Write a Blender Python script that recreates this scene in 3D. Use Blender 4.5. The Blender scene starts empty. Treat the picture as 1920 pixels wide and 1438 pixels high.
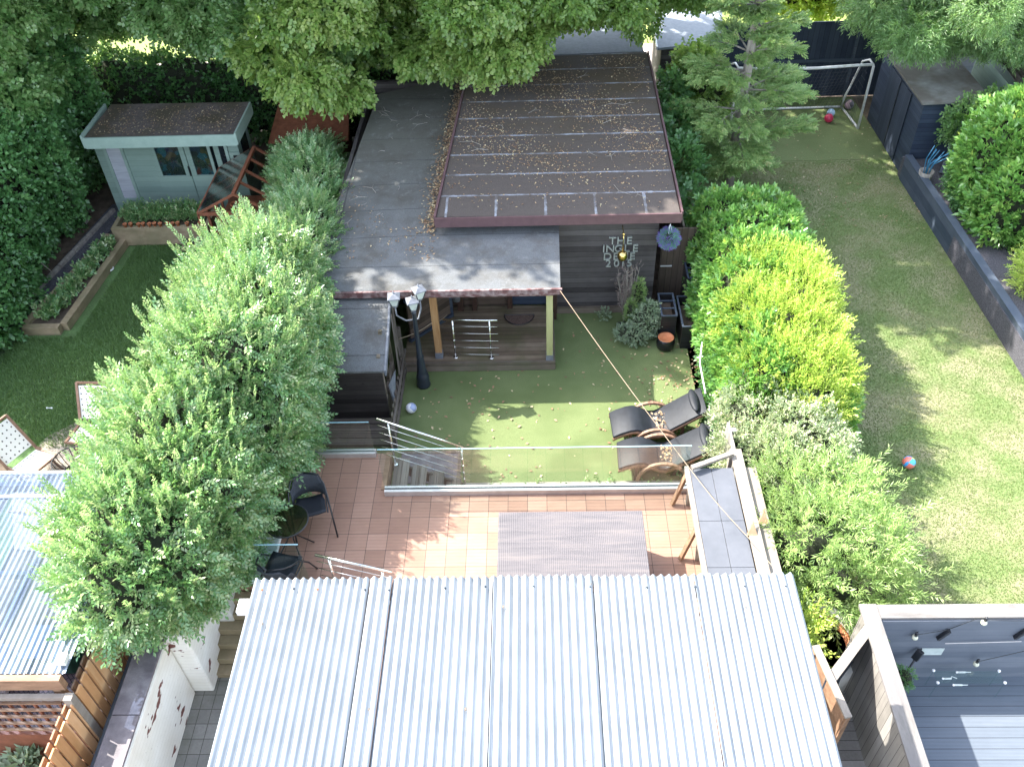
import bpy, math, random
import numpy as np
from mathutils import Vector, Matrix
sc = bpy.context.scene
random.seed(7); rng = np.random.default_rng(7)
# ------------------------------------------------------------------ camera, sky, sun, exposure
CAM_H = 11.55
FPX = 1649.0
_N = np.array([75., -1731., -FPX]); _N /= np.linalg.norm(_N)
_D = np.array([25., 1572., -FPX]); _D /= np.linalg.norm(_D)
_X = np.cross(_N, _D); _X /= np.linalg.norm(_X); _D = np.cross(_X, _N)
RW = np.array([_X, _D, -_N])
cam = bpy.data.cameras.new('camera'); camo = bpy.data.objects.new('camera', cam)
sc.collection.objects.link(camo); sc.camera = camo
cam.sensor_width = 36; cam.sensor_fit = 'HORIZONTAL'; cam.lens = 36 * FPX / 1920
cam.clip_start = 0.1; cam.clip_end = 500
M4 = Matrix([list(RW[0]) + [0], list(RW[1]) + [0], list(RW[2]) + [CAM_H], [0, 0, 0, 1]])
camo.matrix_world = M4
sc.render.resolution_x = 1024; sc.render.resolution_y = 766
EL = math.radians(47); AZ = math.atan2(-0.91, 0.41)
w = bpy.data.worlds.new('World'); sc.world = w; w.use_nodes = True
nt = w.node_tree; bg = nt.nodes['Background']
sky = nt.nodes.new('ShaderNodeTexSky'); sky.sky_type = 'NISHITA'; sky.sun_disc = False
sky.sun_elevation = EL; sky.sun_rotation = AZ % (2 * math.pi); sky.air_density = 1.0; sky.dust_density = 1.5
hs = nt.nodes.new('ShaderNodeHueSaturation'); hs.inputs['Saturation'].default_value = .62
nt.links.new(sky.outputs[0], hs.inputs['Color']); nt.links.new(hs.outputs[0], bg.inputs[0]); bg.inputs[1].default_value = 0.15
sl = bpy.data.lights.new('sun', 'SUN'); sl.energy = 2.7; sl.angle = math.radians(0.6); sl.color = (1.0, 0.955, 0.88)
so = bpy.data.objects.new('sun', sl); sc.collection.objects.link(so)
sdir = Vector((0.91 * math.cos(EL), -0.41 * math.cos(EL), -math.sin(EL)))
so.rotation_euler = sdir.to_track_quat('-Z', 'Y').to_euler(); so.location = (-20, 10, 25)
vs = sc.view_settings; vs.view_transform = 'Standard'; vs.look = 'None'; vs.gamma = 1.0; vs.exposure = 2.72
C = sc.collection.objects

def ray(px, py): return RW @ np.array([px - 960., 719. - py, -FPX])
def G(px, py, z=0.):            # where the photo's point lies when it is at height z
    d = ray(px, py); t = (z - CAM_H) / d[2]; return (d[0] * t, d[1] * t, z)
def AY(px, py, Y):              # where the photo's point lies when it is Y metres away
    d = ray(px, py); t = Y / d[1]; return (d[0] * t, Y, CAM_H + d[2] * t)

# ------------------------------------------------------------------ materials
def newmat(name):
    m = bpy.data.materials.new(name); m.use_nodes = True
    return m, m.node_tree, m.node_tree.nodes['Principled BSDF']
def nd(nt, t, **k):
    n = nt.nodes.new(t)
    for a, v in k.items(): setattr(n, a, v)
    return n
def rampn(nt, stops, src=None, interp='LINEAR'):
    r = nt.nodes.new('ShaderNodeValToRGB'); r.color_ramp.interpolation = interp
    e = r.color_ramp.elements
    while len(e) > len(stops): e.remove(e[-1])
    while len(e) < len(stops): e.new(1.0)
    for i, (p, c) in enumerate(stops):
        e[i].position = p; e[i].color = (*c, 1) if len(c) == 3 else c
    if src is not None: nt.links.new(src, r.inputs[0])
    return r
def noise(nt, co, scale, detail=4, rough=.6, stretch=None):
    n = nt.nodes.new('ShaderNodeTexNoise'); n.inputs['Scale'].default_value = scale
    n.inputs['Detail'].default_value = detail; n.inputs['Roughness'].default_value = rough
    if stretch:
        mp = nt.nodes.new('ShaderNodeMapping'); mp.inputs['Scale'].default_value = stretch
        nt.links.new(co, mp.inputs[0]); co = mp.outputs[0]
    nt.links.new(co, n.inputs['Vector']); return n.outputs[0]
def math_(nt, op, a, b=None, c=None):
    n = nt.nodes.new('ShaderNodeMath'); n.operation = op
    for i, v in enumerate((a, b, c)):
        if v is None: continue
        if isinstance(v, (int, float)): n.inputs[i].default_value = v
        else: nt.links.new(v, n.inputs[i])
    return n.outputs[0]
def mix(nt, f, a, b, mode='MIX'):
    n = nt.nodes.new('ShaderNodeMix'); n.data_type = 'RGBA'; n.blend_type = mode
    for i, v in ((0, f), (6, a), (7, b)):
        if isinstance(v, (int, float)): n.inputs[i].default_value = v
        elif isinstance(v, tuple): n.inputs[i].default_value = (*v, 1)
        else: nt.links.new(v, n.inputs[i])
    return n.outputs[2]
def objco(nt): return nd(nt, 'ShaderNodeTexCoord').outputs['Object']
def bump(nt, b, h, strength=.3, dist=.02):
    n = nt.nodes.new('ShaderNodeBump'); n.inputs['Strength'].default_value = strength; n.inputs['Distance'].default_value = dist
    nt.links.new(h, n.inputs['Height']); nt.links.new(n.outputs[0], b.inputs['Normal'])
def noisy(name, c1, c2, scale=8, rough=.8, bmp=.2, bscale=None, stretch=None, metal=0, c3=None, lo=.3, hi=.7, big=None, spec=.4):
    m, t, b = newmat(name); co = objco(t)
    n = noise(t, co, scale, 6, .65, stretch)
    st = [(lo, c1), (hi, c2)] if c3 is None else [(lo, c1), ((lo + hi) / 2, c3), (hi, c2)]
    col = rampn(t, st, n).outputs[0]
    if big:
        nb = noise(t, co, big[0], 3, .55)
        col = mix(t, math_(t, 'MULTIPLY', rampn(t, [(.42, (0, 0, 0)), (.62, (1, 1, 1))], nb).outputs[0], big[2] if len(big) > 2 else .7), col, big[1])
    t.links.new(col, b.inputs['Base Color']); b.inputs['Roughness'].default_value = rough
    b.inputs['Metallic'].default_value = metal; b.inputs['Specular IOR Level'].default_value = spec
    if bmp: bump(t, b, noise(t, co, bscale or scale * 4, 5, .7, stretch), bmp)
    return m
def planks(name, cols, across='Y', width=.12, gap=.06, grain=None, rough=.75, knots=False, gapcol=(.02, .017, .015), green=None, second=None, grooves=None, spec=.3):
    """boards running square to `across`, each with its own tone, grain and a dark joint"""
    m, t, b = newmat(name); co = objco(t)
    s = nd(t, 'ShaderNodeSeparateXYZ'); t.links.new(co, s.inputs[0])
    a = s.outputs[across]
    q = math_(t, 'DIVIDE', a, width); fl = math_(t, 'FLOOR', q); fr = math_(t, 'FRACT', q)
    wn = nd(t, 'ShaderNodeTexWhiteNoise', noise_dimensions='1D'); t.links.new(fl, wn.inputs['W'])
    st = {'X': (1, .08, .08), 'Y': (.08, 1, .08), 'Z': (.08, .08, 1)}[across] if grain is None else grain
    n = noise(t, co, 28, 6, .7, st)
    n2 = noise(t, co, 2.2, 4, .6)
    v = math_(t, 'ADD', math_(t, 'MULTIPLY', wn.outputs[0], .42), math_(t, 'ADD', math_(t, 'MULTIPLY', n, .5), math_(t, 'MULTIPLY', math_(t, 'SUBTRACT', n2, .5), .5)))
    k = len(cols); col = rampn(t, [(.18 + .62 * i / (k - 1), c) for i, c in enumerate(cols)], v).outputs[0]
    if green: col = mix(t, math_(t, 'MULTIPLY', rampn(t, [(.45, (0, 0, 0)), (.65, (1, 1, 1))], noise(t, co, 1.7, 4, .6)).outputs[0], .6), col, green)
    if knots:
        vo = nd(t, 'ShaderNodeTexVoronoi'); vo.inputs['Scale'].default_value = 3.2
        mp = nd(t, 'ShaderNodeMapping'); mp.inputs['Scale'].default_value = {'X': (2.5, 1, 1), 'Y': (1, 2.5, 1), 'Z': (1, 1, 2.5)}[across]
        t.links.new(co, mp.inputs[0]); t.links.new(mp.outputs[0], vo.inputs['Vector'])
        kf = rampn(t, [(.03, (1, 1, 1)), (.1, (0, 0, 0))], vo.outputs['Distance']).outputs[0]
        col = mix(t, math_(t, 'MULTIPLY', kf, .8), col, tuple(x * .3 for x in cols[0]))
    g = math_(t, 'LESS_THAN', math_(t, 'ABSOLUTE', math_(t, 'SUBTRACT', fr, .5)), .5 - gap / 2)
    if second:      # cross joints (axis, length, gap)
        q2 = math_(t, 'FRACT', math_(t, 'DIVIDE', s.outputs[second[0]], second[1]))
        g = math_(t, 'MULTIPLY', g, math_(t, 'LESS_THAN', math_(t, 'ABSOLUTE', math_(t, 'SUBTRACT', q2, .5)), .5 - second[2] / 2))
    h = g
    if grooves:
        q3 = math_(t, 'FRACT', math_(t, 'DIVIDE', a, grooves[0]))
        gg = math_(t, 'LESS_THAN', math_(t, 'ABSOLUTE', math_(t, 'SUBTRACT', q3, .5)), .5 - grooves[1] / 2)
        h = math_(t, 'ADD', g, gg)
        col = mix(t, math_(t, 'MULTIPLY', math_(t, 'SUBTRACT', 1., gg), grooves[2]), col, gapcol)
    col = mix(t, g, gapcol, col)
    t.links.new(col, b.inputs['Base Color']); b.inputs['Roughness'].default_value = rough; b.inputs['Specular IOR Level'].default_value = spec
    bump(t, b, math_(t, 'ADD', h, math_(t, 'MULTIPLY', n, .25)), .35, .008)
    return m
def plain(name, c, rough=.5, metal=0, var=.12, scale=20, spec=.5):
    return noisy(name, tuple(x * (1 - var) for x in c), tuple(min(1, x * (1 + var)) for x in c), scale, rough, .05, None, None, metal, spec=spec)
def glassm(name, tint=(.93, .97, .95), rough=.02, alpha_mix=.82):
    m, t, b = newmat(name); out = t.nodes['Material Output']
    tr = nd(t, 'ShaderNodeBsdfTransparent'); tr.inputs[0].default_value = (*tint, 1)
    gl = nd(t, 'ShaderNodeBsdfGlossy'); gl.inputs['Roughness'].default_value = rough; gl.inputs[0].default_value = (1, 1, 1, 1)
    fr = nd(t, 'ShaderNodeFresnel'); ge = nd(t, 'ShaderNodeNewGeometry'); t.links.new(math_(t, 'MULTIPLY_ADD', ge.outputs['Backfacing'], -.833, 1.5), fr.inputs[0])
    mx = nd(t, 'ShaderNodeMixShader')
    f = math_(t, 'MULTIPLY_ADD', fr.outputs[0], 1.0, 1 - alpha_mix - .12)
    t.links.new(math_(t, 'MINIMUM', math_(t, 'MAXIMUM', f, 0.), 1.), mx.inputs[0])
    t.links.new(tr.outputs[0], mx.inputs[1]); t.links.new(gl.outputs[0], mx.inputs[2]); t.links.new(mx.outputs[0], out.inputs['Surface'])
    return m
def leafm(name, stops, rough=.38, trans=.35, spec=.5):
    """leaf with its own random tone per leaf (point attribute tint) and light passing through"""
    m, t, b = newmat(name); out = t.nodes['Material Output']
    at = nd(t, 'ShaderNodeAttribute'); at.attribute_name = 'tint'
    col = rampn(t, stops, at.outputs['Fac']).outputs[0]
    t.links.new(col, b.inputs['Base Color']); b.inputs['Roughness'].default_value = rough; b.inputs['Specular IOR Level'].default_value = spec
    tl = nd(t, 'ShaderNodeBsdfTranslucent')
    t.links.new(mix(t, .3, col, (.4, .55, .06), 'MIX'), tl.inputs[0])
    mx = nd(t, 'ShaderNodeMixShader'); mx.inputs[0].default_value = trans
    t.links.new(b.outputs[0], mx.inputs[1]); t.links.new(tl.outputs[0], mx.inputs[2]); t.links.new(mx.outputs[0], out.inputs['Surface'])
    return m
MT = {}
MT['soil'] = noisy('soil', (.05, .036, .026), (.14, .105, .075), 5, .95, .5, 30)
MT['bark'] = noisy('bark', (.06, .05, .04), (.2, .17, .14), 10, .9, .6, 30, (1, 1, .2))
MT['bark_pale'] = noisy('bark_pale', (.16, .14, .12), (.34, .31, .27), 10, .9, .6, 30, (1, 1, .2))
MT['felt'] = noisy('grey_roofing_felt', (.08, .08, .076), (.15, .15, .142), 60, .9, .25, 120, None, 0, None, .3, .7, (.7, (.085, .078, .06), .7))
def feltm():
    m, t, b = newmat('patchy_grey_felt'); co = objco(t); s_ = nd(t, 'ShaderNodeSeparateXYZ'); t.links.new(co, s_.inputs[0])
    n = noise(t, co, 60, 6, .7); n1 = noise(t, co, 1.4, 6, .7); n2 = noise(t, co, 5, 6, .75)
    far = math_(t, 'MINIMUM', math_(t, 'MAXIMUM', math_(t, 'MULTIPLY_ADD', s_.outputs[1], .28, -3.85), 0.), 1.)
    col = rampn(t, [(.3, (.085, .09, .092)), (.7, (.16, .165, .17))], n).outputs[0]
    col = mix(t, math_(t, 'MULTIPLY', far, .75), col, (.085, .082, .06))
    col = mix(t, rampn(t, [(.45, (0, 0, 0)), (.7, (.75, .75, .75))], n1).outputs[0], col, (.07, .062, .05))
    col = mix(t, rampn(t, [(.55, (0, 0, 0)), (.72, (.5, .5, .5))], n2).outputs[0], col, (.2, .205, .2))
    wob = math_(t, 'MULTIPLY', math_(t, 'SUBTRACT', n2, .5), .05)
    q = math_(t, 'FRACT', math_(t, 'DIVIDE', math_(t, 'ADD', s_.outputs[1], wob), .87)); L = math_(t, 'LESS_THAN', q, .02)
    q2 = math_(t, 'FRACT', math_(t, 'DIVIDE', math_(t, 'ADD', s_.outputs[0], wob), 1.9)); L2 = math_(t, 'MULTIPLY', math_(t, 'LESS_THAN', q2, .012), math_(t, 'GREATER_THAN', s_.outputs[1], 14.3))
    L = math_(t, 'MAXIMUM', L, L2); col = mix(t, math_(t, 'MULTIPLY', L, .6), col, (.03, .03, .032))
    t.links.new(col, b.inputs['Base Color']); b.inputs['Roughness'].default_value = .9; b.inputs['Specular IOR Level'].default_value = .25
    bump(t, b, math_(t, 'ADD', math_(t, 'MULTIPLY', n1, 2.5), math_(t, 'ADD', n, math_(t, 'MULTIPLY', L, -.8))), .4, .012); return m
MT['felt'] = feltm()
MT['felt_dark'] = noisy('dark_roofing_felt', (.07, .055, .05), (.12, .1, .095), 50, .9, .3, 120, None, 0, None, .3, .7, (1.1, (.05, .042, .025), .8))
MT['fascia'] = noisy('maroon_fascia', (.085, .048, .052), (.12, .068, .072), 6, .5, .05)
MT['wall_dark'] = planks('dark_stained_boards', [(.035, .03, .03), (.075, .066, .064), (.12, .108, .105)], 'Z', .125, .05, knots=True)
MT['wall_brown'] = planks('brown_stained_boards', [(.04, .028, .02), (.09, .062, .045), (.14, .1, .075)], 'Z', .12, .05, knots=True)
MT['ph_wall'] = planks('black_brown_boards', [(.018, .014, .013), (.035, .028, .026), (.06, .05, .045)], 'Z', .11, .06, knots=True)
MT['porch_deck'] = planks('weathered_deck', [(.10, .07, .045), (.17, .125, .085), (.26, .2, .14)], 'Y', .12, .05, green=(.085, .085, .035))
MT['old_wood'] = planks('grey_brown_wood', [(.09, .07, .05), (.17, .135, .105), (.25, .21, .17)], 'Z', .14, .05, green=(.1, .105, .06))
MT['old_wood_x'] = planks('grey_brown_wood_x', [(.10, .085, .07), (.17, .145, .12), (.25, .22, .19)], 'X', .07, .05)
MT['old_wood_y'] = planks('grey_brown_wood_y', [(.07, .055, .045), (.13, .105, .085), (.2, .165, .135)], 'Y', .12, .07, green=(.09, .1, .05))
MT['post'] = noisy('orange_post', (.26, .13, .05), (.42, .25, .12), 14, .7, .2, 40, (1, 1, .12))
MT['post_green'] = noisy('green_post', (.3, .3, .13), (.42, .4, .2), 14, .7, .2, 40, (1, 1, .12))
MT['brown_paint'] = noisy('dark_brown_timber', (.035, .018, .012), (.07, .035, .024), 10, .6, .2)
MT['turf'] = noisy('artificial_turf', (.085, .12, .038), (.2, .24, .1), 90, .9, .8, 160, None, 0, None, .3, .7, (.8, (.09, .125, .04), .7))
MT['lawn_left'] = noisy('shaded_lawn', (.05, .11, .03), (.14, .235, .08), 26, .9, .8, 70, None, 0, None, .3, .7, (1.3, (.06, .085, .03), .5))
MT['lawn_right'] = noisy('dry_lawn', (.075, .125, .035), (.21, .235, .1), 22, .9, .8, 70, None, 0, (.125, .175, .055), .28, .72, (1.1, (.26, .235, .14), .75))
MT['gravel'] = noisy('pale_gravel', (.16, .13, .1), (.5, .44, .36), 40, .9, .9, 60)
MT['slate'] = noisy('slate_chippings', (.025, .025, .032), (.13, .125, .14), 40, .8, .9, 60)
MT['path'] = noisy('pink_gravel_path', (.38, .31, .27), (.55, .47, .42), 10, .95, .2)
MT['paver'] = None
MT['white_wall'] = noisy('cream_masonry_paint', (.5, .48, .42), (.62, .6, .55), 3, .7, .25, 30)
MT['coping'] = noisy('grey_slate_coping', (.1, .09, .095), (.27, .25, .255), 3.2, .7, .2, 40, None, 0, (.17, .15, .16))
MT['steel'] = noisy('brushed_steel', (.6, .58, .55), (.78, .76, .73), 30, .25, .03, None, None, 1.0)
MT['steel_dull'] = noisy('dull_aluminium', (.5, .46, .44), (.62, .58, .56), 8, .42, .03, None, None, .7)
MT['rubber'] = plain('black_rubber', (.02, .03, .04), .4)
MT['glass'] = glassm('clear_glass', (.9, .97, .95), .01, .85)
MT['glass_edge'] = plain('green_glass_edge', (.25, .42, .45), .15)
MT['black_metal'] = plain('black_painted_metal', (.014, .015, .018), .35)
MT['navy_metal'] = plain('blue_black_iron', (.02, .026, .035), .38)
MT['green_paint'] = planks('sage_painted_boards', [(.17, .24, .205), (.2, .275, .235), (.23, .31, .265)], 'Z', .14, .03, rough=.55, gapcol=(.12, .17, .145))
MT['green_plain'] = noisy('sage_paint', (.2, .275, .235), (.25, .33, .285), 5, .5, .05)
MT['navy_paint'] = planks('navy_painted_boards', [(.018, .026, .045), (.028, .04, .065), (.045, .06, .09)], 'Z', .11, .06, rough=.6, gapcol=(.006, .009, .015))
MT['navy_wall'] = planks('navy_sleepers', [(.03, .042, .062), (.05, .065, .09), (.085, .1, .125)], 'Z', .2, .02, rough=.6, gapcol=(.012, .016, .022))
MT['timber_new'] = planks('sawn_orange_boards', [(.4, .2, .08), (.55, .3, .14), (.65, .42, .24)], 'Y', .35, .0, grain=(1, .6, .06), rough=.7)
MT['timber_pale'] = noisy('bleached_timber', (.17, .14, .11), (.31, .275, .235), 9, .75, .3, 30, (1, .15, 1), 0, None, .3, .7, (2.2, (.2, .175, .15), .6))
MT['timber_grey'] = planks('silvered_boards', [(.15, .14, .125), (.23, .215, .195), (.3, .285, .265)], 'Y', .13, .05, grain=(1, .9, .06))
MT['timber_brown'] = noisy('brown_timber', (.17, .095, .055), (.33, .2, .12), 9, .75, .3, 30, (.3, 1, 1))
MT['sleeper'] = noisy('sleeper_timber', (.2, .145, .085), (.36, .28, .18), 7, .8, .3, 30, (.5, .5, 1), 0, None, .3, .7, (1.4, (.17, .15, .08), .6))
MT['redwood'] = noisy('red_brown_stain', (.13, .045, .022), (.24, .085, .045), 8, .6, .2)
MT['terracotta'] = noisy('terracotta', (.38, .12, .05), (.52, .2, .09), 8, .7, .1)
MT['cushion'] = noisy('charcoal_cushion', (.008, .01, .014), (.016, .019, .025), 5, .6, .25, 9, spec=.35)
MT['rattan_black'] = planks('black_rattan', [(.008, .009, .011), (.016, .017, .02), (.03, .031, .035)], 'Z', .03, .15, second=('X', .05, .1), rough=.35)
MT['steps_paint'] = noisy('slate_bar_top', (.08, .085, .096), (.108, .113, .126), 3, .4, .03)
MT['cream'] = noisy('cream_webbing', (.66, .64, .58), (.8, .78, .72), 20, .8, .1)
MT['teak'] = noisy('teak', (.17, .095, .06), (.28, .165, .11), 12, .6, .1)
MT['white_plastic'] = plain('white_plastic', (.75, .75, .74), .4)
MT['white_rust'] = noisy('white_tube', (.62, .62, .62), (.75, .75, .74), 8, .4, .05, None, None, 0, None, .3, .7, (6, (.4, .36, .32), .4))
MT['brass'] = noisy('brass', (.62, .42, .12), (.78, .58, .22), 10, .25, .03, None, None, 1.0)
MT['letter'] = plain('pale_grey_letter', (.36, .38, .35), .45, .2)
MT['rope'] = noisy('rope', (.2, .15, .1), (.3, .24, .17), 60, .9, .1)
MT['lamp_grey'] = noisy('dusty_grey_metal', (.1, .108, .125), (.2, .212, .235), 8, .5, .05)
MT['lamp_glass'] = noisy('frosted_lantern_glass', (.4, .45, .42), (.55, .6, .56), 8, .25, .02)
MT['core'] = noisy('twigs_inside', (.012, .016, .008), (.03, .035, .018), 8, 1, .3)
MT['dark_glass'] = plain('dark_window_glass', (.012, .015, .02), .06)
MT['curtain'] = noisy('grey_curtain', (.3, .31, .34), (.42, .43, .47), 6, .9, .1, 20, (.3, 1, 3))
MT['net'] = plain('black_net_cord', (.03, .03, .035), .8)
MT['roof_corr_brown'] = noisy('brown_fibre_cement', (.09, .07, .06), (.17, .14, .12), 6, .9, .3)
MT['screen_roof'] = noisy('slate_blue_felt', (.18, .2, .23), (.24, .265, .3), 10, .8, .1)
MT['deck_grey'] = planks('grey_grooved_decking', [(.105, .125, .15), (.125, .147, .175), (.15, .172, .2)], 'Y', .145, .04, rough=.6, grooves=(.0181, .35, .45), gapcol=(.03, .035, .045))
MT['wall_grey'] = planks('grey_painted_boards', [(.1, .115, .14), (.125, .14, .165), (.16, .175, .2)], 'Z', .14, .02, rough=.65, gapcol=(.07, .08, .1))
MT['brown_leaf'] = leafm('fallen_leaf', [(0, (.13, .075, .045)), (.4, (.28, .16, .09)), (.75, (.42, .3, .17)), (1, (.56, .48, .3))], .7, .1)
MT['grass_blade'] = leafm('grass_blade', [(0, (.06, .135, .035)), (1, (.17, .29, .085))], .5, .3)
MT['grass_dry'] = leafm('dry_grass_blade', [(0, (.08, .15, .035)), (.6, (.16, .225, .065)), (1, (.3, .28, .14))], .6, .3)
LF = {
 'privet': leafm('privet_leaf', [(0, (.07, .19, .055)), (.45, (.17, .34, .13)), (.8, (.4, .5, .24)), (1, (.6, .63, .38))], .28, .4, 1.0),  # palest stops put the leaves' white highlights into the colour
 'broad': leafm('broad_leaf', [(0, (.07, .18, .045)), (.5, (.18, .34, .11)), (1, (.36, .49, .22))], .33, .45, .8),
 'broad_lime': leafm('lime_broad_leaf', [(0, (.08, .18, .04)), (.5, (.2, .33, .08)), (1, (.38, .47, .15))], .35, .5, .7),
 'dark': leafm('dark_ivy_leaf', [(0, (.045, .13, .04)), (.6, (.1, .24, .075)), (1, (.18, .34, .12))], .35, .3, .6),
 'laurel': leafm('laurel_leaf', [(0, (.09, .25, .05)), (.6, (.21, .43, .1)), (.88, (.38, .58, .16)), (1, (.56, .6, .12))], .28, .4, 1.0),
 'golden': leafm('golden_leaf', [(0, (.18, .34, .05)), (.3, (.4, .55, .09)), (.7, (.55, .67, .14)), (1, (.7, .66, .2))], .35, .42, .8),
 'varieg': leafm('cream_edged_leaf', [(0, (.2, .3, .14)), (.4, (.42, .5, .3)), (.8, (.68, .68, .48)), (1, (.66, .52, .4))], .45, .4),
 'willow': leafm('narrow_pale_leaf', [(0, (.2, .36, .1)), (.6, (.42, .58, .2)), (1, (.64, .7, .34))], .35, .45, .8),
 'conifer': leafm('conifer_spray', [(0, (.12, .25, .07)), (.55, (.27, .41, .14)), (.85, (.4, .5, .19)), (1, (.5, .44, .22))], .45, .35),
 'sage': leafm('grey_green_leaf', [(0, (.15, .22, .13)), (.6, (.28, .36, .23)), (1, (.42, .46, .33))], .55, .25),
 'dead': leafm('dry_stem', [(0, (.12, .09, .08)), (1, (.28, .22, .19))], .8, 0.),
 'purple': leafm('purple_flower', [(0, (.1, .35, .16)), (.44, (.2, .5, .26)), (.45, (.15, .05, .42)), (1, (.3, .16, .66))], .6, .2),
}

# ------------------------------------------------------------------ mesh building
class MB:
    def __init__(s): s.v = []; s.f = []
    def add(s, vs, fs):
        o = len(s.v); s.v += [tuple(map(float, p)) for p in vs]; s.f += [tuple(i + o for i in f) for f in fs]; return s
    def box(s, x0, x1, y0, y1, z0, z1):
        return s.add([(x0, y0, z0), (x1, y0, z0), (x1, y1, z0), (x0, y1, z0), (x0, y0, z1), (x1, y0, z1), (x1, y1, z1), (x0, y1, z1)],
                     [(0, 3, 2, 1), (4, 5, 6, 7), (0, 1, 5, 4), (1, 2, 6, 5), (2, 3, 7, 6), (3, 0, 4, 7)])
    def bar(s, a, b, wd, h, up=(0, 0, 1)):       # box-section bar from a to b
        a = Vector(a); b = Vector(b); d = (b - a).normalized(); up = Vector(up)
        if abs(d.dot(up)) > .98: up = Vector((0, 1, 0))
        r = d.cross(up).normalized() * wd / 2; u = r.cross(d).normalized() * h / 2
        vs = [p + q for p in (a, b) for q in (-r - u, r - u, r + u, -r + u)]
        return s.add(vs, [(3, 2, 1, 0), (4, 5, 6, 7), (0, 1, 5, 4), (1, 2, 6, 5), (2, 3, 7, 6), (3, 0, 4, 7)])
    def tube(s, pts, r, n=8, cap=True):
        pts = [Vector(p) for p in pts]; k = len(pts)
        rs = r if isinstance(r, (list, tuple)) else [r] * k
        o = len(s.v); prev = None
        for i, p in enumerate(pts):
            d = (pts[min(i + 1, k - 1)] - pts[max(i - 1, 0)]).normalized()
            if prev is None:
                up = Vector((0, 0, 1)) if abs(d.z) < .9 else Vector((0, 1, 0)); a = d.cross(up).normalized()
            else: a = (prev - d * prev.dot(d)).normalized()
            prev = a; b = d.cross(a)
            for j in range(n):
                t = 2 * math.pi * j / n; s.v.append(tuple(p + (a * math.cos(t) + b * math.sin(t)) * rs[i]))
        for i in range(k - 1):
            for j in range(n):
                q = (j + 1) % n; s.f.append((o + i * n + j, o + i * n + q, o + (i + 1) * n + q, o + (i + 1) * n + j))
        if cap: s.f.append(tuple(o + j for j in range(n))[::-1]); s.f.append(tuple(o + (k - 1) * n + j for j in range(n)))
        return s
    def lathe(s, prof, c=(0, 0, 0), n=20, axis=None):
        o = len(s.v)
        for r, z in prof:
            for j in range(n):
                t = 2 * math.pi * j / n; s.v.append((c[0] + r * math.cos(t), c[1] + r * math.sin(t), c[2] + z))
        for i in range(len(prof) - 1):
            for j in range(n):
                q = (j + 1) % n; s.f.append((o + i * n + j, o + i * n + q, o + (i + 1) * n + q, o + (i + 1) * n + j))
        s.f.append(tuple(o + j for j in range(n))[::-1]); s.f.append(tuple(o + (len(prof) - 1) * n + j for j in range(n)))
        return s
    def sphere(s, c, r, n=16, sc_=(1, 1, 1)):
        pr = [(max(1e-4, r * math.sin(math.pi * i / 10)), -r * math.cos(math.pi * i / 10)) for i in range(11)]
        o = len(s.v); s.lathe(pr, (0, 0, 0), n)
        for i in range(o, len(s.v)): x, y, z = s.v[i]; s.v[i] = (c[0] + x * sc_[0], c[1] + y * sc_[1], c[2] + z * sc_[2])
        return s
    def prism(s, poly, z0, z1):
        n = len(poly); ar = sum(poly[i][0] * poly[(i + 1) % n][1] - poly[(i + 1) % n][0] * poly[i][1] for i in range(n))
        if ar < 0: poly = poly[::-1]
        return s.add([(x, y, z0) for x, y in poly] + [(x, y, z1) for x, y in poly],
                     [tuple(range(n))[::-1], tuple(range(n, 2 * n))] + [(i, (i + 1) % n, n + (i + 1) % n, n + i) for i in range(n)])
    def slab(s, pts, th):        # thick sheet through top corner points
        n = len(pts); return s.add([(x, y, z - th) for x, y, z in pts] + list(pts), [tuple(range(n))[::-1], tuple(range(n, 2 * n))] + [(i, (i + 1) % n, n + (i + 1) % n, n + i) for i in range(n)])
    def rotz(s, a, c=(0, 0)):
        ca, sa = math.cos(a), math.sin(a)
        s.v = [(c[0] + (x - c[0]) * ca - (y - c[1]) * sa, c[1] + (x - c[0]) * sa + (y - c[1]) * ca, z) for x, y, z in s.v]; return s
    def build(s, name, mat, parent=None, smooth=False, bevel=0, kind=None, label=None):
        me = bpy.data.meshes.new(name); me.from_pydata(s.v, [], s.f); me.update()
        if smooth: me.polygons.foreach_set('use_smooth', [True] * len(me.polygons))
        return link(name, me, mat, parent, bevel, kind, label)
def link(name, me, mat, parent=None, bevel=0, kind=None, label=None):
    o = bpy.data.objects.new(name, me); C.link(o)
    me.materials.append(MT[mat] if isinstance(mat, str) else mat)
    if parent is not None:
        o.parent = parent; p = parent; off = Vector((0, 0, 0))
        while p is not None: off += p.location; p = p.parent
        o.location = -off
    if bevel:
        b = o.modifiers.new('bevel', 'BEVEL'); b.width = bevel; b.segments = 2; b.limit_method = 'ANGLE'
    if kind: o['kind'] = kind
    if label: o['label'] = label
    return o
def tag(o, label, cat, group=None):
    o['label'] = label; o['category'] = cat
    if group: o['group'] = group
    return o
def thing(name, loc, label, cat, group=None):
    o = bpy.data.objects.new(name, None); o.empty_display_size = .2; C.link(o); o.location = loc
    return tag(o, label, cat, group)
def copy_tree(o, parent=None):
    c = o.copy(); C.link(c); c.parent = parent
    for ch in [x for x in bpy.data.objects if x.parent == o]: copy_tree(ch, c)
    return c
def struct(name, mb, mat): return mb.build(name, mat, None, kind='structure')

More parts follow.
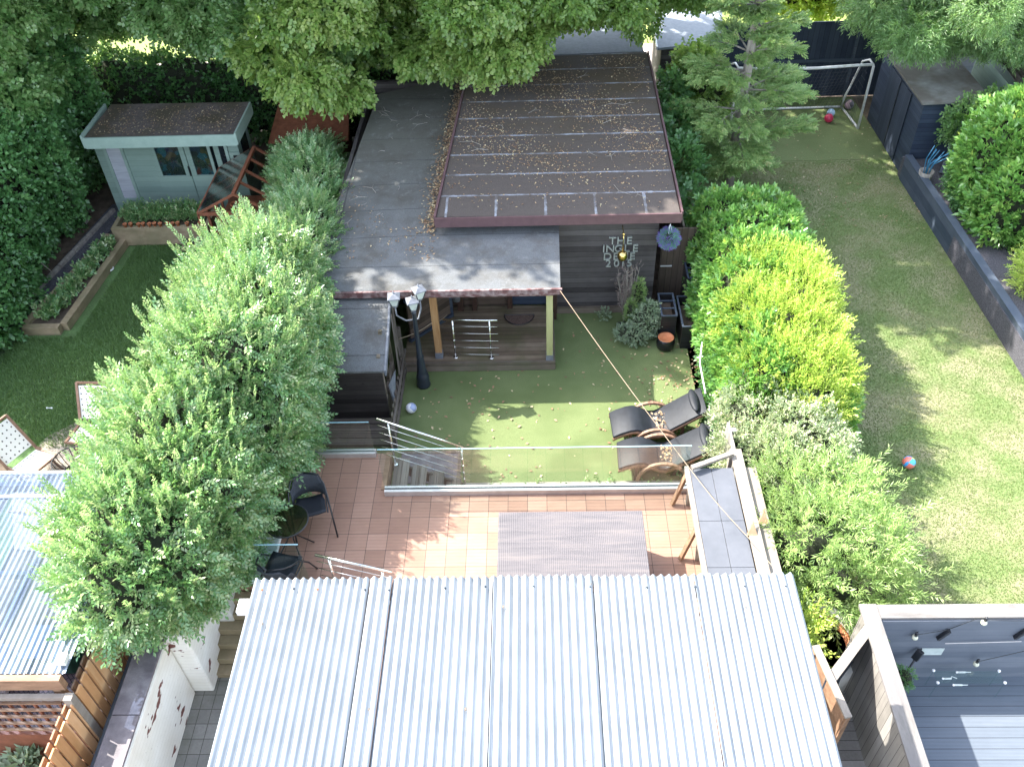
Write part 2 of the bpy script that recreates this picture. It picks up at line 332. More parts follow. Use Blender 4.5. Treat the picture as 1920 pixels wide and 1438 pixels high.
# ------------------------------------------------------------------ foliage
def nrm(a): return a / np.maximum(np.linalg.norm(a, axis=-1, keepdims=True), 1e-9)
def leaf_tpl(l, wd, fold=.18, droop=.12):
    return np.array([[0, 0, 0], [l, 0, -droop * l], [l * .5, wd / 2, fold * wd], [l * .5, -wd / 2, fold * wd]])
def spray_tpl(n, length, l, wd, spread=55, r=None, whorl=False):
    """twig along +x carrying n leaves; returns (4n,3)"""
    out = []
    for i in range(n):
        t = (i + .6) / n; L = leaf_tpl(l * (1 - .3 * abs(t - .5)), wd)
        sgn = 1 if i % 2 else -1
        a = math.radians(r.uniform(spread * .7, spread * 1.2)) * sgn if i < n - 1 else 0
        rx = r.uniform(-.7, .7) if not whorl else r.uniform(0, 6.28)
        Rz = np.array([[math.cos(a), -math.sin(a), 0], [math.sin(a), math.cos(a), 0], [0, 0, 1]])
        Rx = np.array([[1, 0, 0], [0, math.cos(rx), -math.sin(rx)], [0, math.sin(rx), math.cos(rx)]])
        p = L @ Rz.T
        if whorl: p = p @ Rx.T
        else: p = p @ np.array([[1, 0, 0], [0, math.cos(rx * .6), -math.sin(rx * .6)], [0, math.sin(rx * .6), math.cos(rx * .6)]]).T
        out.append(p + np.array([t * length, 0, 0]))
    return np.concatenate(out)
KINDS = {   # leaves per spray, spray length, leaf length, width, spread, whorl
 'privet': (13, .26, .062, .03, 50, False), 'broad': (7, .24, .105, .085, 60, False), 'dark': (7, .2, .085, .06, 60, True),
 'laurel': (8, .13, .12, .05, 45, True), 'golden': (14, .24, .05, .017, 45, True), 'varieg': (10, .15, .04, .024, 60, True),
 'willow': (14, .32, .12, .014, 45, True), 'conifer': (16, .26, .075, .028, 55, False), 'sage': (9, .1, .035, .026, 60, True),
 'small': (9, .14, .045, .03, 60, True), 'needle': (12, .12, .04, .008, 30, True),
}
def scatter_arrays(P, Nn, kind, scale=1., up=.2, jit=.6, tshift=None, seed=0, big=None):
    r = random.Random(seed); g = np.random.default_rng(seed)
    n, ln, l, wd, sp, wh = KINDS[kind]
    tp = [spray_tpl(n, ln, l, wd, sp, r, wh) for _ in range(5)]
    K = len(P); V = np.empty((K, n * 4, 3)); T = np.empty((K, n * 4))
    D = nrm(Nn + g.normal(0, jit, (K, 3)) + np.array([0, 0, up]))
    ref = nrm(g.normal(0, .5, (K, 3)) + np.array([0, 0, 1.0]))
    Yx = nrm(np.cross(ref, D)); Zx = np.cross(D, Yx)
    s = scale * g.uniform(.7, 1.25, K)
    if big is not None: s = s * big
    which = g.integers(0, 5, K)
    base = g.uniform(0, 1, K) * .5 if tshift is None else tshift
    for q in range(5):
        ix = np.where(which == q)[0]
        if not len(ix): continue
        t = tp[q]
        V[ix] = P[ix, None, :] + s[ix, None, None] * (t[None, :, 0:1] * D[ix, None, :] + t[None, :, 1:2] * Yx[ix, None, :] + t[None, :, 2:3] * Zx[ix, None, :])
    lt = np.repeat(g.uniform(0, .5, (K, n)), 4, axis=1)
    T[:] = np.clip(base[:, None] + lt, 0, 1)
    return V.reshape(-1, 3), T.reshape(-1)
def leaf_mesh(name, parts):
    V = np.concatenate([p[0] for p in parts]); T = np.concatenate([p[1] for p in parts])
    nl = len(V) // 4; me = bpy.data.meshes.new(name)
    b = np.arange(nl, dtype=np.int32)[:, None] * 4
    F = np.concatenate([b + 0, b + 3, b + 1, b + 0, b + 1, b + 2], axis=1).reshape(-1).astype(np.int32)
    me.vertices.add(len(V)); me.vertices.foreach_set('co', V.astype(np.float32).reshape(-1))
    me.loops.add(len(F)); me.loops.foreach_set('vertex_index', F)
    me.polygons.add(nl * 2); me.polygons.foreach_set('loop_start', np.arange(0, nl * 6, 3, dtype=np.int32))
    me.polygons.foreach_set('loop_total', np.full(nl * 2, 3, dtype=np.int32))
    me.update(calc_edges=True)
    a = me.attributes.new('tint', 'FLOAT', 'POINT'); a.data.foreach_set('value', T.astype(np.float32))
    return me
def ell_points(blobs, dens, g, inside=.93, rough=.12, zmin=-9, depth=.25, only=None):
    """points spread over the outside of a union of ellipsoids (x,y,z,rx,ry,rz)"""
    B = np.array(blobs, float); P = []; Nn = []
    for i, b in enumerate(B):
        a = (b[3] * b[4]) ** 1.6 + (b[3] * b[5]) ** 1.6 + (b[4] * b[5]) ** 1.6
        area = 4 * math.pi * (a / 3) ** (1 / 1.6); k = max(4, int(area * dens))
        u = nrm(g.normal(size=(k, 3))); rr = 1 - np.abs(g.normal(0, depth, k)) + rough * np.sin(u[:, 0] * 7 + i) * np.cos(u[:, 1] * 6 + i * 2)
        p = b[:3] + u * b[3:] * rr[:, None]; nn = nrm(u / b[3:])
        keep = p[:, 2] > zmin
        for j, c in enumerate(B):
            if j == i: continue
            keep &= (((p - c[:3]) / c[3:]) ** 2).sum(1) > inside ** 2 * .85
        P.append(p[keep]); Nn.append(nn[keep])
    return np.concatenate(P), np.concatenate(Nn)
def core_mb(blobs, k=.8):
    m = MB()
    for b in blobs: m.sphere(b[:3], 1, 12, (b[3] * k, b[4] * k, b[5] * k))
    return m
def shrub(name, label, cat, blobs, kind, mat, dens, scale=1., up=.2, jit=.6, seed=1, trunk=None, core=.8, group=None, depth=.18, extra=None, rough=.12):
    g = np.random.default_rng(seed)
    c = blobs[0]; root = thing(name, (c[0], c[1], 0), label, cat, group)
    P, Nn = ell_points(blobs, dens, g, depth=depth, zmin=.03, rough=rough)
    parts = [scatter_arrays(P, Nn, kind, scale, up, jit, None, seed)]
    if extra: parts += extra(P, Nn, g)
    fo = link('foliage', leaf_mesh('foliage', parts), LF[mat], root)
    if core: core_mb(blobs, core).build('inner_twigs', 'core', root, True)
    if trunk:
        m = MB()
        for t in trunk: m.tube(*t)
        m.build('trunk', 'bark', root, True)
    return root
def tree(name, label, base, h, r0, crown, clump, kind, mat, dens, scale=1., seed=1, trunkmat='bark', group=None, cat='tree', droop=.0, nlimb=9, lean=(0, 0), front=None, zcut=6.0):
    """crown: big ellipsoids; clumps of leaves are spread through their outer volume"""
    g = np.random.default_rng(seed); rr = random.Random(seed)
    root = thing(name, (base[0], base[1], base[2] if len(base) > 2 else 0), label, cat, group)
    bl = []; cen = []
    for c in crown:
        vol = c[3] * c[4] * c[5]; k = int(clump[0] * vol ** .72)
        for _ in range(k):
            u = nrm(g.normal(size=3)); q = g.uniform(.55, 1.0) ** .6
            p = np.array(c[:3]) + u * np.array(c[3:]) * q; s = g.uniform(clump[1], clump[2])
            bl.append((p[0], p[1], p[2], s * g.uniform(.9, 1.3), s * g.uniform(.9, 1.3), s * g.uniform(.5, .8))); cen.append(p)
    B = np.array(bl); P = []; Nn = []; TS = []; BG = []
    for i, b in enumerate(B):
        far = b[2] - b[5] > zcut
        k = int(12.6 * b[3] * b[4] * dens * (.115 if far else 1)); u = nrm(g.normal(size=(k, 3)))
        rad = g.uniform(.35, 1.05, k) ** .5
        P.append(b[:3] + u * b[3:] * rad[:, None]); Nn.append(nrm(u + np.array([0, 0, -droop])))
        TS.append(np.clip(g.normal(g.uniform(.1, .45), .08, k), 0, .6)); BG.append(np.full(k, 2.2 if far else 1.))
    P = np.concatenate(P); Nn = np.concatenate(Nn)
    me = leaf_mesh('crown', [scatter_arrays(P, Nn, kind, scale, .1 - droop, .6, np.concatenate(TS), seed, np.concatenate(BG))])
    link('crown', me, LF[mat], root)
    z0 = base[2] if len(base) > 2 else 0
    m = MB(); top = Vector((base[0] + lean[0], base[1] + lean[1], z0 + h)); b0 = Vector((base[0], base[1], z0 - .1))
    N = 7; tp = [b0.lerp(top, i / N) + Vector((rr.uniform(-.08, .08), rr.uniform(-.08, .08), 0)) for i in range(N + 1)]
    m.tube(tp, [r0 * (1 - .8 * i / N) for i in range(N + 1)], 10); m.build('trunk', trunkmat, root, True)
    idx = rr.sample(range(len(cen)), min(nlimb, len(cen)))
    m = MB()
    for k in idx:
        e = Vector(cen[k]); t = max(.25, min(.9, (e.z - z0) / h * .7)); s = b0.lerp(top, t)
        mid = s.lerp(e, .5) + Vector((0, 0, .25 * (e - s).length * .4)); m.tube([s, s.lerp(mid, .5), mid, e.lerp(mid, .4), e], [r0 * .35, r0 * .28, r0 * .2, r0 * .12, r0 * .04], 6)
    m.build('limb', trunkmat, root, True)
    return root
def litter(name, pts, mat, size, label=None, seed=3, parent=None):
    g = np.random.default_rng(seed); P = np.array(pts); k = len(P)
    a = g.uniform(0, 6.28, k); s = size * g.uniform(.5, 1.4, k)
    L = leaf_tpl(1, .6, .25, -.1)
    ca, sa = np.cos(a), np.sin(a)
    V = np.empty((k, 4, 3))
    V[:, :, 0] = P[:, None, 0] + s[:, None] * (L[None, :, 0] * ca[:, None] - L[None, :, 1] * sa[:, None])
    V[:, :, 1] = P[:, None, 1] + s[:, None] * (L[None, :, 0] * sa[:, None] + L[None, :, 1] * ca[:, None])
    V[:, :, 2] = P[:, None, 2] + .006 + s[:, None] * (L[None, :, 2] + g.uniform(0, .25, (k, 1)) * L[None, :, 0])
    me = leaf_mesh(name, [(V.reshape(-1, 3), np.repeat(g.uniform(0, 1, k), 4))])
    o = link(name, me, mat, parent)
    o['kind'] = 'stuff'
    return o
def blades(name, poly_fn, n, x0, x1, y0, y1, z, hgt, mat, seed=5):
    g = np.random.default_rng(seed); X = g.uniform(x0, x1, n); Y = g.uniform(y0, y1, n)
    k = poly_fn(X, Y); X = X[k]; Y = Y[k]; n = len(X)
    a = g.uniform(0, 6.28, n); h = hgt * g.uniform(.5, 1.3, n); w_ = .004
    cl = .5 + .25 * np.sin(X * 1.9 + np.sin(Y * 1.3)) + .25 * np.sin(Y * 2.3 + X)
    V = np.empty((n, 4, 3)); dx, dy = np.cos(a), np.sin(a); le = g.uniform(.2, 1.1, n)
    for i, (s, t) in enumerate(((-1, 0), (0, 1), (1, 0), (0, .55))):
        V[:, i, 0] = X - dy * w_ * s * 1.6 + dx * h * le * t; V[:, i, 1] = Y + dx * w_ * s * 1.6 + dy * h * le * t; V[:, i, 2] = z + h * t
    me = leaf_mesh(name, [(V[:, [0, 1, 2, 3]].reshape(-1, 3), np.repeat(np.clip(cl * .6 + g.uniform(0, .5, n), 0, 1), 4))])
    o = link(name, me, mat); o['kind'] = 'stuff'; return o

# ================================================================== GROUND AND PAVING
struct('ground', MB().box(-60, 60, -20, 90, -.5, -.03), 'soil')
struct('artificial_turf', MB().prism([(-4.3, 9.1), (3.05, 9.1), (3.5, 14.6), (-4.3, 14.6)], -.03, 0), 'turf')
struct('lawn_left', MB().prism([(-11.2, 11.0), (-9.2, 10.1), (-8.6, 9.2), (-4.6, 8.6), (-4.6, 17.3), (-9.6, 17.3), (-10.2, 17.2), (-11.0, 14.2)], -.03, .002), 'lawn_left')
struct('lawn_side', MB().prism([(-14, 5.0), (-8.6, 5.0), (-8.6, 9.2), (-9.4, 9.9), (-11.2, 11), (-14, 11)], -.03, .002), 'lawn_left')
struct('gravel_patch', MB().prism([(-9.25, 9.9), (-8.55, 8.4), (-6.5, 8.2), (-6.2, 10.6), (-7.2, 11.6), (-8.3, 11.5), (-9.0, 10.9)], -.03, .012), 'gravel')
struct('lawn_right', MB().prism([(2.9, 6.3), (12, 6.3), (9.15, 12), (9.05, 20.15), (3.0, 20.15)], -.03, .0), 'lawn_right')
struct('turf_right', MB().prism([(3.0, 20.15), (9.05, 20.15), (8.95, 23.6), (3.0, 23.6)], -.03, .01), 'turf')
struct('wood_chips', MB().prism([(-9.6, 17.3), (-6.9, 17.3), (-6.9, 19), (-9.6, 19)], -.03, .006), 'gravel')
struct('side_path', MB().prism([(-11.6, 12.2), (-11.0, 12.2), (-10.0, 18.6), (-10.5, 18.8)], -.03, .012), 'slate')
struct('park_grass', MB().box(-30, 30, 24.3, 60, -.03, .01), noisy('park_grass', (.14, .2, .04), (.3, .34, .09), 12, .9, .5, 40))
struct('park_path', MB().prism([(-30, 24.9), (4.5, 26.2), (4.5, 27.6), (-30, 26.4)], .01, .016), 'path')
# raised bed of soil behind the navy wall
struct('raised_bed_soil', MB().prism([(9.1, 9.5), (12.5, 9.5), (13, 19.6), (8.95, 19.4)], -.03, .5), 'slate')
# courtyard paving (left of the metal roof)
MT['paver'] = planks('grey_block_paving', [(.16, .155, .14), (.23, .22, .2), (.3, .29, .27)], 'Y', .21, .04, second=('X', .17, .05), grain=(1, 1, 1), green=(.12, .125, .09), gapcol=(.075, .07, .06))
struct('courtyard_paving', MB().box(-5.4, 3.6, -3, 6.2, -.03, .004), 'paver')
def brickm():
    m, t, b = newmat('herringbone_brick'); co = objco(t)
    mp = nd(t, 'ShaderNodeMapping'); mp.inputs['Rotation'].default_value = (0, 0, math.radians(45)); t.links.new(co, mp.inputs[0])
    br = nd(t, 'ShaderNodeTexBrick'); br.inputs['Scale'].default_value = 5; br.inputs['Color1'].default_value = (.09, .06, .06, 1); br.inputs['Color2'].default_value = (.16, .1, .1, 1); br.inputs['Mortar'].default_value = (.02, .018, .018, 1); br.inputs['Mortar Size'].default_value = .03
    t.links.new(mp.outputs[0], br.inputs['Vector']); t.links.new(br.outputs[0], b.inputs['Base Color']); b.inputs['Roughness'].default_value = .8
    bump(t, b, br.outputs['Fac'], -.5, .01); return m
struct('brick_paving', MB().box(-9.5, -5.6, 1, 6.6, -.03, .008), brickm())
# tiled terrace of composite deck tiles
def tilem():
    m, t, b = newmat('terracotta_deck_tile'); co = objco(t); s = nd(t, 'ShaderNodeSeparateXYZ'); t.links.new(co, s.inputs[0])
    def joint(sock, per, gap, off=0):
        q = math_(t, 'FRACT', math_(t, 'DIVIDE', math_(t, 'ADD', sock, off), per)); return math_(t, 'LESS_THAN', math_(t, 'ABSOLUTE', math_(t, 'SUBTRACT', q, .5)), .5 - gap / 2)
    jx = joint(s.outputs[0], .3, .022, .19); jy = joint(s.outputs[1], .3, .022, .1); sy = joint(s.outputs[1], .06, .09, .1)
    cell = nd(t, 'ShaderNodeCombineXYZ')
    t.links.new(math_(t, 'FLOOR', math_(t, 'DIVIDE', math_(t, 'ADD', s.outputs[0], .19), .3)), cell.inputs[0]); t.links.new(math_(t, 'FLOOR', math_(t, 'DIVIDE', math_(t, 'ADD', s.outputs[1], .1), .3)), cell.inputs[1])
    wn = nd(t, 'ShaderNodeTexWhiteNoise', noise_dimensions='2D'); t.links.new(cell.outputs[0], wn.inputs['Vector'])
    n = noise(t, co, 25, 5, .7, (.15, 1, 1)); n2 = noise(t, co, 1.3, 4, .6)
    v = math_(t, 'ADD', math_(t, 'MULTIPLY', wn.outputs[0], .35), math_(t, 'ADD', math_(t, 'MULTIPLY', n, .35), math_(t, 'MULTIPLY', n2, .45)))
    col = rampn(t, [(.3, (.2, .105, .07)), (.55, (.27, .15, .1)), (.8, (.34, .2, .14))], v).outputs[0]
    col = mix(t, math_(t, 'MULTIPLY', math_(t, 'SUBTRACT', 1., sy), .35), col, (.08, .04, .03))
    g = math_(t, 'MULTIPLY', jx, jy); col = mix(t, g, (.03, .018, .015), col)
    t.links.new(col, b.inputs['Base Color']); b.inputs['Roughness'].default_value = .6
    bump(t, b, math_(t, 'ADD', g, sy), .3, .006); return m
MT['tile'] = tilem()
struct('terrace', MB().prism([(-3.1, 3.6), (2.75, 3.6), (2.75, 8.84), (-2.5, 8.84), (-2.5, 9.62), (-4.36, 9.62), (-4.36, 7.12), (-3.1, 7.12)], .6, .85), 'tile')
struct('terrace_edge', MB().box(-2.5, -2.42, 8.85, 9.64, .55, .853).box(-4.3, 2.7, 8.7, 8.82, -.02, .598).box(-4.3, -2.5, 9.4, 9.5, -.02, .598), 'timber_brown')
struct('border_soil', MB().box(-1.3, 2.9, 8.84, 9.58, -.02, .02), 'gravel')
t = thing('edging_board', (.6, 9.62, 0), 'weathered timber edging strip between gravel and artificial grass', 'edging')
MB().box(-1.25, 2.9, 9.58, 9.63, 0, .07).build('board', 'timber_pale', t)

# ================================================================== MAIN CABIN
t = thing('cabin', (0, 16, 0), 'dark timber garden cabin with brown felt roof and grey porch roof', 'cabin')
MB().box(.42, 2.35, 14.25, 14.33, 0, 2.42).box(2.27, 2.35, 14.33, 20.4, 0, 2.5).box(-4.0, 2.27, 20.3, 20.4, 0, 2.3).box(-4.0, -3.92, 14.33, 20.3, 0, 2.1).build('wall', 'wall_dark', t)
MB().box(-2.6, -1.0, 14.25, 14.33, .18, 2.1).box(-1.0, -.55, 14.25, 14.33, .18, 2.1).box(.32, .42, 14.2, 14.34, 0, 2.3).build('porch_wall', 'wall_brown', t)
MB().box(.42, 2.3, 14.2, 14.24, 0, .16).build('base_board', 'old_wood', t)
dr = MB().box(-.5, .3, 14.27, 14.31, .2, 2.05).build('door', 'navy_paint', t)
MB().box(-.38, .2, 14.235, 14.265, .5, 1.85).build('door_glass', 'dark_glass', dr)
MB().box(-.6, -.5, 14.15, 14.3, .18, 2.1).box(-1.32, -1.22, 14.1, 14.25, .18, 2.1).box(-1.62, -1.5, 14.1, 14.24, .18, 2.1).box(.3, .4, 14.0, 14.15, .0, 2.1).build('door_post', 'brown_paint', t)
wf = MB().box(-2.55, -1.75, 14.19, 14.23, .75, 1.75).build('window', 'dark_glass', t)
MB().box(-2.62, -1.68, 14.16, 14.24, 1.75, 1.83).box(-2.62, -1.68, 14.16, 14.24, .67, .75).box(-2.62, -2.54, 14.16, 14.24, .75, 1.75).box(-1.76, -1.68, 14.16, 14.24, .75, 1.75).build('window_frame', 'lamp_grey', wf)
# main roof: strips of felt with silvery lap lines
FR = [(-1.84, 13.93, 2.57), (2.66, 13.88, 2.57), (2.70, 20.6, 2.74), (-1.46, 20.4, 2.74)]
def roofm():
    m, t, b = newmat('brown_felt_strips'); co = objco(t); s = nd(t, 'ShaderNodeSeparateXYZ'); t.links.new(co, s.inputs[0])
    nz = noise(t, co, 7, 5, .7); n = noise(t, co, 70, 5, .7); nb = noise(t, co, .8, 4, .6)
    col = rampn(t, [(.3, (.05, .041, .036)), (.7, (.105, .088, .078))], n).outputs[0]
    yy = math_(t, 'ADD', s.outputs[1], math_(t, 'MULTIPLY', math_(t, 'SUBTRACT', noise(t, co, 11, 6, .8), .5), .07))
    far = math_(t, 'MULTIPLY_ADD', s.outputs[1], .2, -2.95)      # 0 near, 1 far
    col = mix(t, math_(t, 'MULTIPLY', rampn(t, [(.4, (0, 0, 0)), (.62, (1, 1, 1))], nb).outputs[0], math_(t, 'MINIMUM', math_(t, 'MAXIMUM', far, 0.), 1.)), col, (.07, .052, .03))
    q = math_(t, 'FRACT', math_(t, 'DIVIDE', math_(t, 'ADD', yy, -14.62 + .74 * 20), .74)); d = math_(t, 'ABSOLUTE', math_(t, 'SUBTRACT', q, .5))
    wob = noise(t, co, 3.5, 4, .7); lw = math_(t, 'MULTIPLY_ADD', wob, .06, .438)
    ln = math_(t, 'GREATER_THAN', d, lw)
    xx = math_(t, 'ADD', s.outputs[0], math_(t, 'MULTIPLY', math_(t, 'SUBTRACT', nz, .5), .05))
    q2 = math_(t, 'FRACT', math_(t, 'DIVIDE', math_(t, 'ADD', xx, 10.97), .93)); d2 = math_(t, 'ABSOLUTE', math_(t, 'SUBTRACT', q2, .5))
    l2 = math_(t, 'MULTIPLY', math_(t, 'GREATER_THAN', d2, math_(t, 'MULTIPLY_ADD', wob, .04, .455)), math_(t, 'LESS_THAN', s.outputs[1], 14.62))
    L = math_(t, 'MAXIMUM', ln, l2)
    fade = rampn(t, [(.4, (.12, .12, .12)), (.6, (1, 1, 1))], noise(t, co, 2.3, 5, .7)).outputs[0]
    col = mix(t, math_(t, 'MULTIPLY', math_(t, 'MULTIPLY', L, .8), fade), col, (.3, .32, .36))
    t.links.new(col, b.inputs['Base Color']); b.inputs['Roughness'].default_value = .85; b.inputs['Specular IOR Level'].default_value = .3
    bump(t, b, math_(t, 'ADD', n, math_(t, 'MULTIPLY', L, .8)), .35, .01); return m
MT['roof_main'] = roofm()
MB().slab(FR, .06).build('main_roof', 'roof_main', t)
m = MB(); m.box(-1.87, 2.69, 13.85, 13.89, 2.39, 2.585)
m.bar((-1.87, 13.89, 2.5), (-1.49, 20.4, 2.67), .04, .22); m.bar((2.7, 13.9, 2.5), (2.73, 20.6, 2.67), .035, .2)
m.build('main_fascia', 'fascia', t)
# porch roof (lower L-shaped grey felt)
m = MB().slab([(-4.15, 12.42, 2.04), (.42, 12.40, 2.04), (.44, 14.24, 2.2), (-1.9, 14.24, 2.2), (-1.6, 20.3, 2.42), (-3.6, 19.4, 2.42)], .05)
m.build('porch_roof', 'felt', t)
MB().box(-4.15, .45, 12.36, 12.4, 1.93, 2.05).box(-2.7, .3, 12.42, 12.5, 1.86, 1.98).build('porch_fascia', noisy('peeling_red_fascia', (.05, .03, .03), (.16, .07, .07), 14, .6, .1, None, (.3, 1, 1), 0, None, .3, .7, (9, (.4, .33, .32), .5)), t)
MB().box(-2.58, .3, 12.55, 14.25, 0, .19).build('porch_deck', 'porch_deck', t)
MB().box(-2.55, .31, 12.49, 12.55, 0, .205).box(.3, .34, 12.5, 14.2, 0, .2).build('deck_trim', 'old_wood', t)
MB().box(-1.97, -1.84, 12.66, 12.78, .32, 1.94).build('post', 'post', t, bevel=.006)
MB().box(.17, .29, 12.54, 12.66, .32, 1.94).build('post', 'post_green', t, bevel=.006)
MB().box(-1.98, -1.83, 12.65, 12.79, .19, .33).build('post_shoe', 'lamp_grey', t)
MB().box(.16, .3, 12.53, 12.67, .19, .33).build('post_shoe', 'lamp_grey', t)
# second row of boards (far shelter behind the cabin)
t = thing('rear_shelter', (.9, 22.6, 0), 'slate blue felt roofed shelter behind the brown cabin roof, under branches', 'shed')
MB().slab([(-.2, 21.1, 2.5), (2.7, 21.2, 2.5), (2.8, 23.9, 2.6), (-.3, 23.8, 2.6)], .06).build('roof', 'screen_roof', t)
MB().box(-.1, 2.6, 21.3, 23.6, 0, 2.44).build('wall', 'wall_dark', t)
t = thing('grey_shed', (4.2, 23.6, 0), 'small shed with flat slate blue roof half hidden behind the conifer', 'shed')
MB().slab([(3.2, 22.3, 2.1), (4.9, 22.6, 2.1), (5.2, 24.6, 2.2), (3.3, 24.6, 2.2)], .06).build('roof', 'screen_roof', t)
MB().box(3.35, 4.85, 22.7, 24.4, 0, 2.03).build('wall', 'wall_dark', t)
MB().bar((3.18, 22.3, 2.09), (3.28, 24.6, 2.19), .04, .09).build('roof_trim', 'white_plastic', t)

# lettering on the cabin wall
def letters():
    root = thing('wall_sign', (1.7, 14.2, 1.5), 'pale grey raised letters on the dark cabin wall behind the brass ball', 'sign')
    rows = [('THE', AY(1164, 459, 14.2)), ('INGLE', AY(1163, 473.5, 14.2)), ('DENE', AY(1162, 488, 14.2)), ('2015', AY(1160, 501, 14.2))]
    for txt, (xc, _y, z) in rows:
        ws = [.09 if ch in '1I' else .162 for ch in txt]; x = xc - sum(ws) / 2
        for ch, wd in zip(txt, ws):
            cu = bpy.data.curves.new('letter', 'FONT'); cu.body = ch; cu.size = .235; cu.extrude = .018; cu.offset = .0; cu.align_x = 'CENTER'
            o = bpy.data.objects.new('tmp', cu); C.link(o); bpy.context.view_layer.update()
            me = bpy.data.meshes.new_from_object(o.evaluated_get(bpy.context.evaluated_depsgraph_get())); C.unlink(o); bpy.data.objects.remove(o)
            me.materials.clear(); me.transform(Matrix.Translation((x + wd / 2, 14.225, z)) @ Matrix.Rotation(math.pi / 2, 4, 'X')); me.name = 'letter'
            link('letter', me, 'letter', root); x += wd
letters()
# brass ball pendant
t = thing('brass_bell', (1.66, 13.95, 1.3), 'round brass ball hanging on a rod in front of the wall lettering', 'ornament')
c = G(1167, 480, 1.62); cx, cy = c[0], c[1]
MB().sphere((cx, cy, 1.62), .1, 16, (1, 1, 1.12)).build('ball', 'brass', t, True)
MB().tube([(cx, cy, 1.7), (cx, cy, 1.98), (cx, cy + .02, 2.1)], .009).sphere((cx, cy + .02, 2.1), .03).sphere((cx, cy, 1.51), .02).build('rod', 'brass', t, True)
MB().tube([(cx, cy + .02, 2.1), (cx, 14.26, 2.1)], .008).build('wall_bracket', 'brass', t, True)
# lavender ball
cx, cy, cz = AY(1254, 447, 13.9)
t = thing('lavender_ball', (cx, cy, cz), 'round purple and green artificial lavender ball hanging from the maroon fascia corner', 'hanging plant')
g = np.random.default_rng(4); u = nrm(g.normal(size=(900, 3))); P = np.array([cx, cy, cz]) + u * .12
d1 = scatter_arrays(P, u, 'needle', .7, 0, .3, np.full(900, .0), 4)
d2 = scatter_arrays(np.array([cx, cy, cz]) + u * .175, u, 'needle', .45, 0, .6, np.full(900, .5), 5)
link('flower_ball', leaf_mesh('flower_ball', [d1, d2]), LF['purple'], t)
MB().sphere((cx, cy, cz), .11).build('inner_ball', 'core', t, True)
m = MB()
for k in range(3): m.tube([(cx + .05 * math.cos(k * 2.1), cy + .05 * math.sin(k * 2.1), cz + .13), (cx, cy, cz + .32)], .004)
m.build('hanging_cord', 'white_plastic', t)
# hanging pail, door mat, scraper
c = AY(855, 553, 13.6)
t = thing('grey_pail', c, 'grey metal pail hanging under the porch roof', 'pail')
MB().lathe([(.07, -.14), (.1, .12), (.108, .125), (.095, .11), (.065, -.13)], c).build('pail', 'lamp_grey', t, True)
MB().tube([(c[0] - .1, c[1], c[2] + .12), (c[0] - .07, c[1], c[2] + .3), (c[0] + .07, c[1], c[2] + .3), (c[0] + .1, c[1], c[2] + .12)], .005).build('handle', 'black_metal', t)
t = thing('door_mat', (-.36, 13.8, .19), 'half round brown coir mat on the porch boards before the door', 'door mat')
mp = [(-.36 + .3 * math.cos(a), 13.93 - .32 * math.sin(a)) for a in np.linspace(0, math.pi, 20)]
MB().prism(mp, .192, .21).build('mat', noisy('patterned_coir', (.05, .03, .025), (.2, .13, .1), 45, .9, .6), t)
rim = [(x, y, .212) for x, y in mp]; MB().tube(rim + [rim[0]], .009, 6).build('mat_rim', 'black_metal', t)
c = G(837, 590, .2)
t = thing('porch_lamp_stand', c, 'thin dark hook stand with a white ball foot behind the porch post', 'hook stand')
MB().sphere((c[0], c[1], .24), .045).build('foot', 'white_plastic', t, True)
MB().tube([(c[0], c[1], .26), (c[0], c[1], 1.0), (c[0] + .08, c[1], 1.25)], .012).build('rod', 'black_metal', t)
# leaning dark cabinet/screens on porch left
t = thing('dark_screen', (-2.3, 13.6, .19), 'dark framed board leaning in the left corner of the porch', 'board')
MB().bar((-2.5, 13.2, .7), (-1.75, 14.0, .7), .04, 1.0).build('panel', 'wall_brown', t)
MB().bar((-2.52, 13.15, .22), (-1.72, 13.97, .22), .07, .06).bar((-2.52, 13.15, 1.2), (-1.72, 13.97, 1.2), .07, .06).bar((-1.74, 13.99, .2), (-1.74, 13.99, 1.22), .07, .06).build('frame', 'navy_wall', t)

# ================================================================== PLAYHOUSE (left, under the hedge)
t = thing('playhouse', (-3.4, 11.9, 0), 'small black timber playhouse with curved grey felt roof and pale edge trim', 'playhouse')
m = MB().box(-4.0, -2.72, 11.2, 11.26, 0, 1.42)
m.build('wall', 'ph_wall', t)
MB().box(-2.78, -2.72, 11.26, 12.3, 0, .5).box(-2.78, -2.72, 11.26, 11.34, .5, 1.5).box(-2.78, -2.72, 12.2, 12.3, .5, 1.7).box(-2.78, -2.72, 11.7, 11.76, .5, 1.7).build('side_frame', 'old_wood', t)
prof = [(11.03, 1.38), (11.4, 1.52), (11.8, 1.66), (12.0, 1.74), (12.15, 1.82), (12.35, 1.87), (12.62, 1.88)]
def sheet(prof, x0, x1, th):
    m = MB(); n = len(prof); vs = [(x, y, z) for x in (x0, x1) for y, z in prof] + [(x, y, z - th) for x in (x0, x1) for y, z in prof]
    fs = []
    for i in range(n - 1): fs += [(i, n + i, n + i + 1, i + 1), (2 * n + i, 2 * n + i + 1, 3 * n + i + 1, 3 * n + i), (i, i + 1, 2 * n + i + 1, 2 * n + i), (n + i, 3 * n + i, 3 * n + i + 1, n + i + 1)]
    fs += [(0, 2 * n, 3 * n, n), (n - 1, 2 * n - 1, 4 * n - 1, 3 * n - 1)]
    return m.add(vs, fs)
sheet(prof, -4.15, -2.64, .04).build('roof', 'felt', t)
sheet([(y, z + .012) for y, z in prof], -2.637, -2.6, .12).build('roof_trim', 'lamp_grey', t)
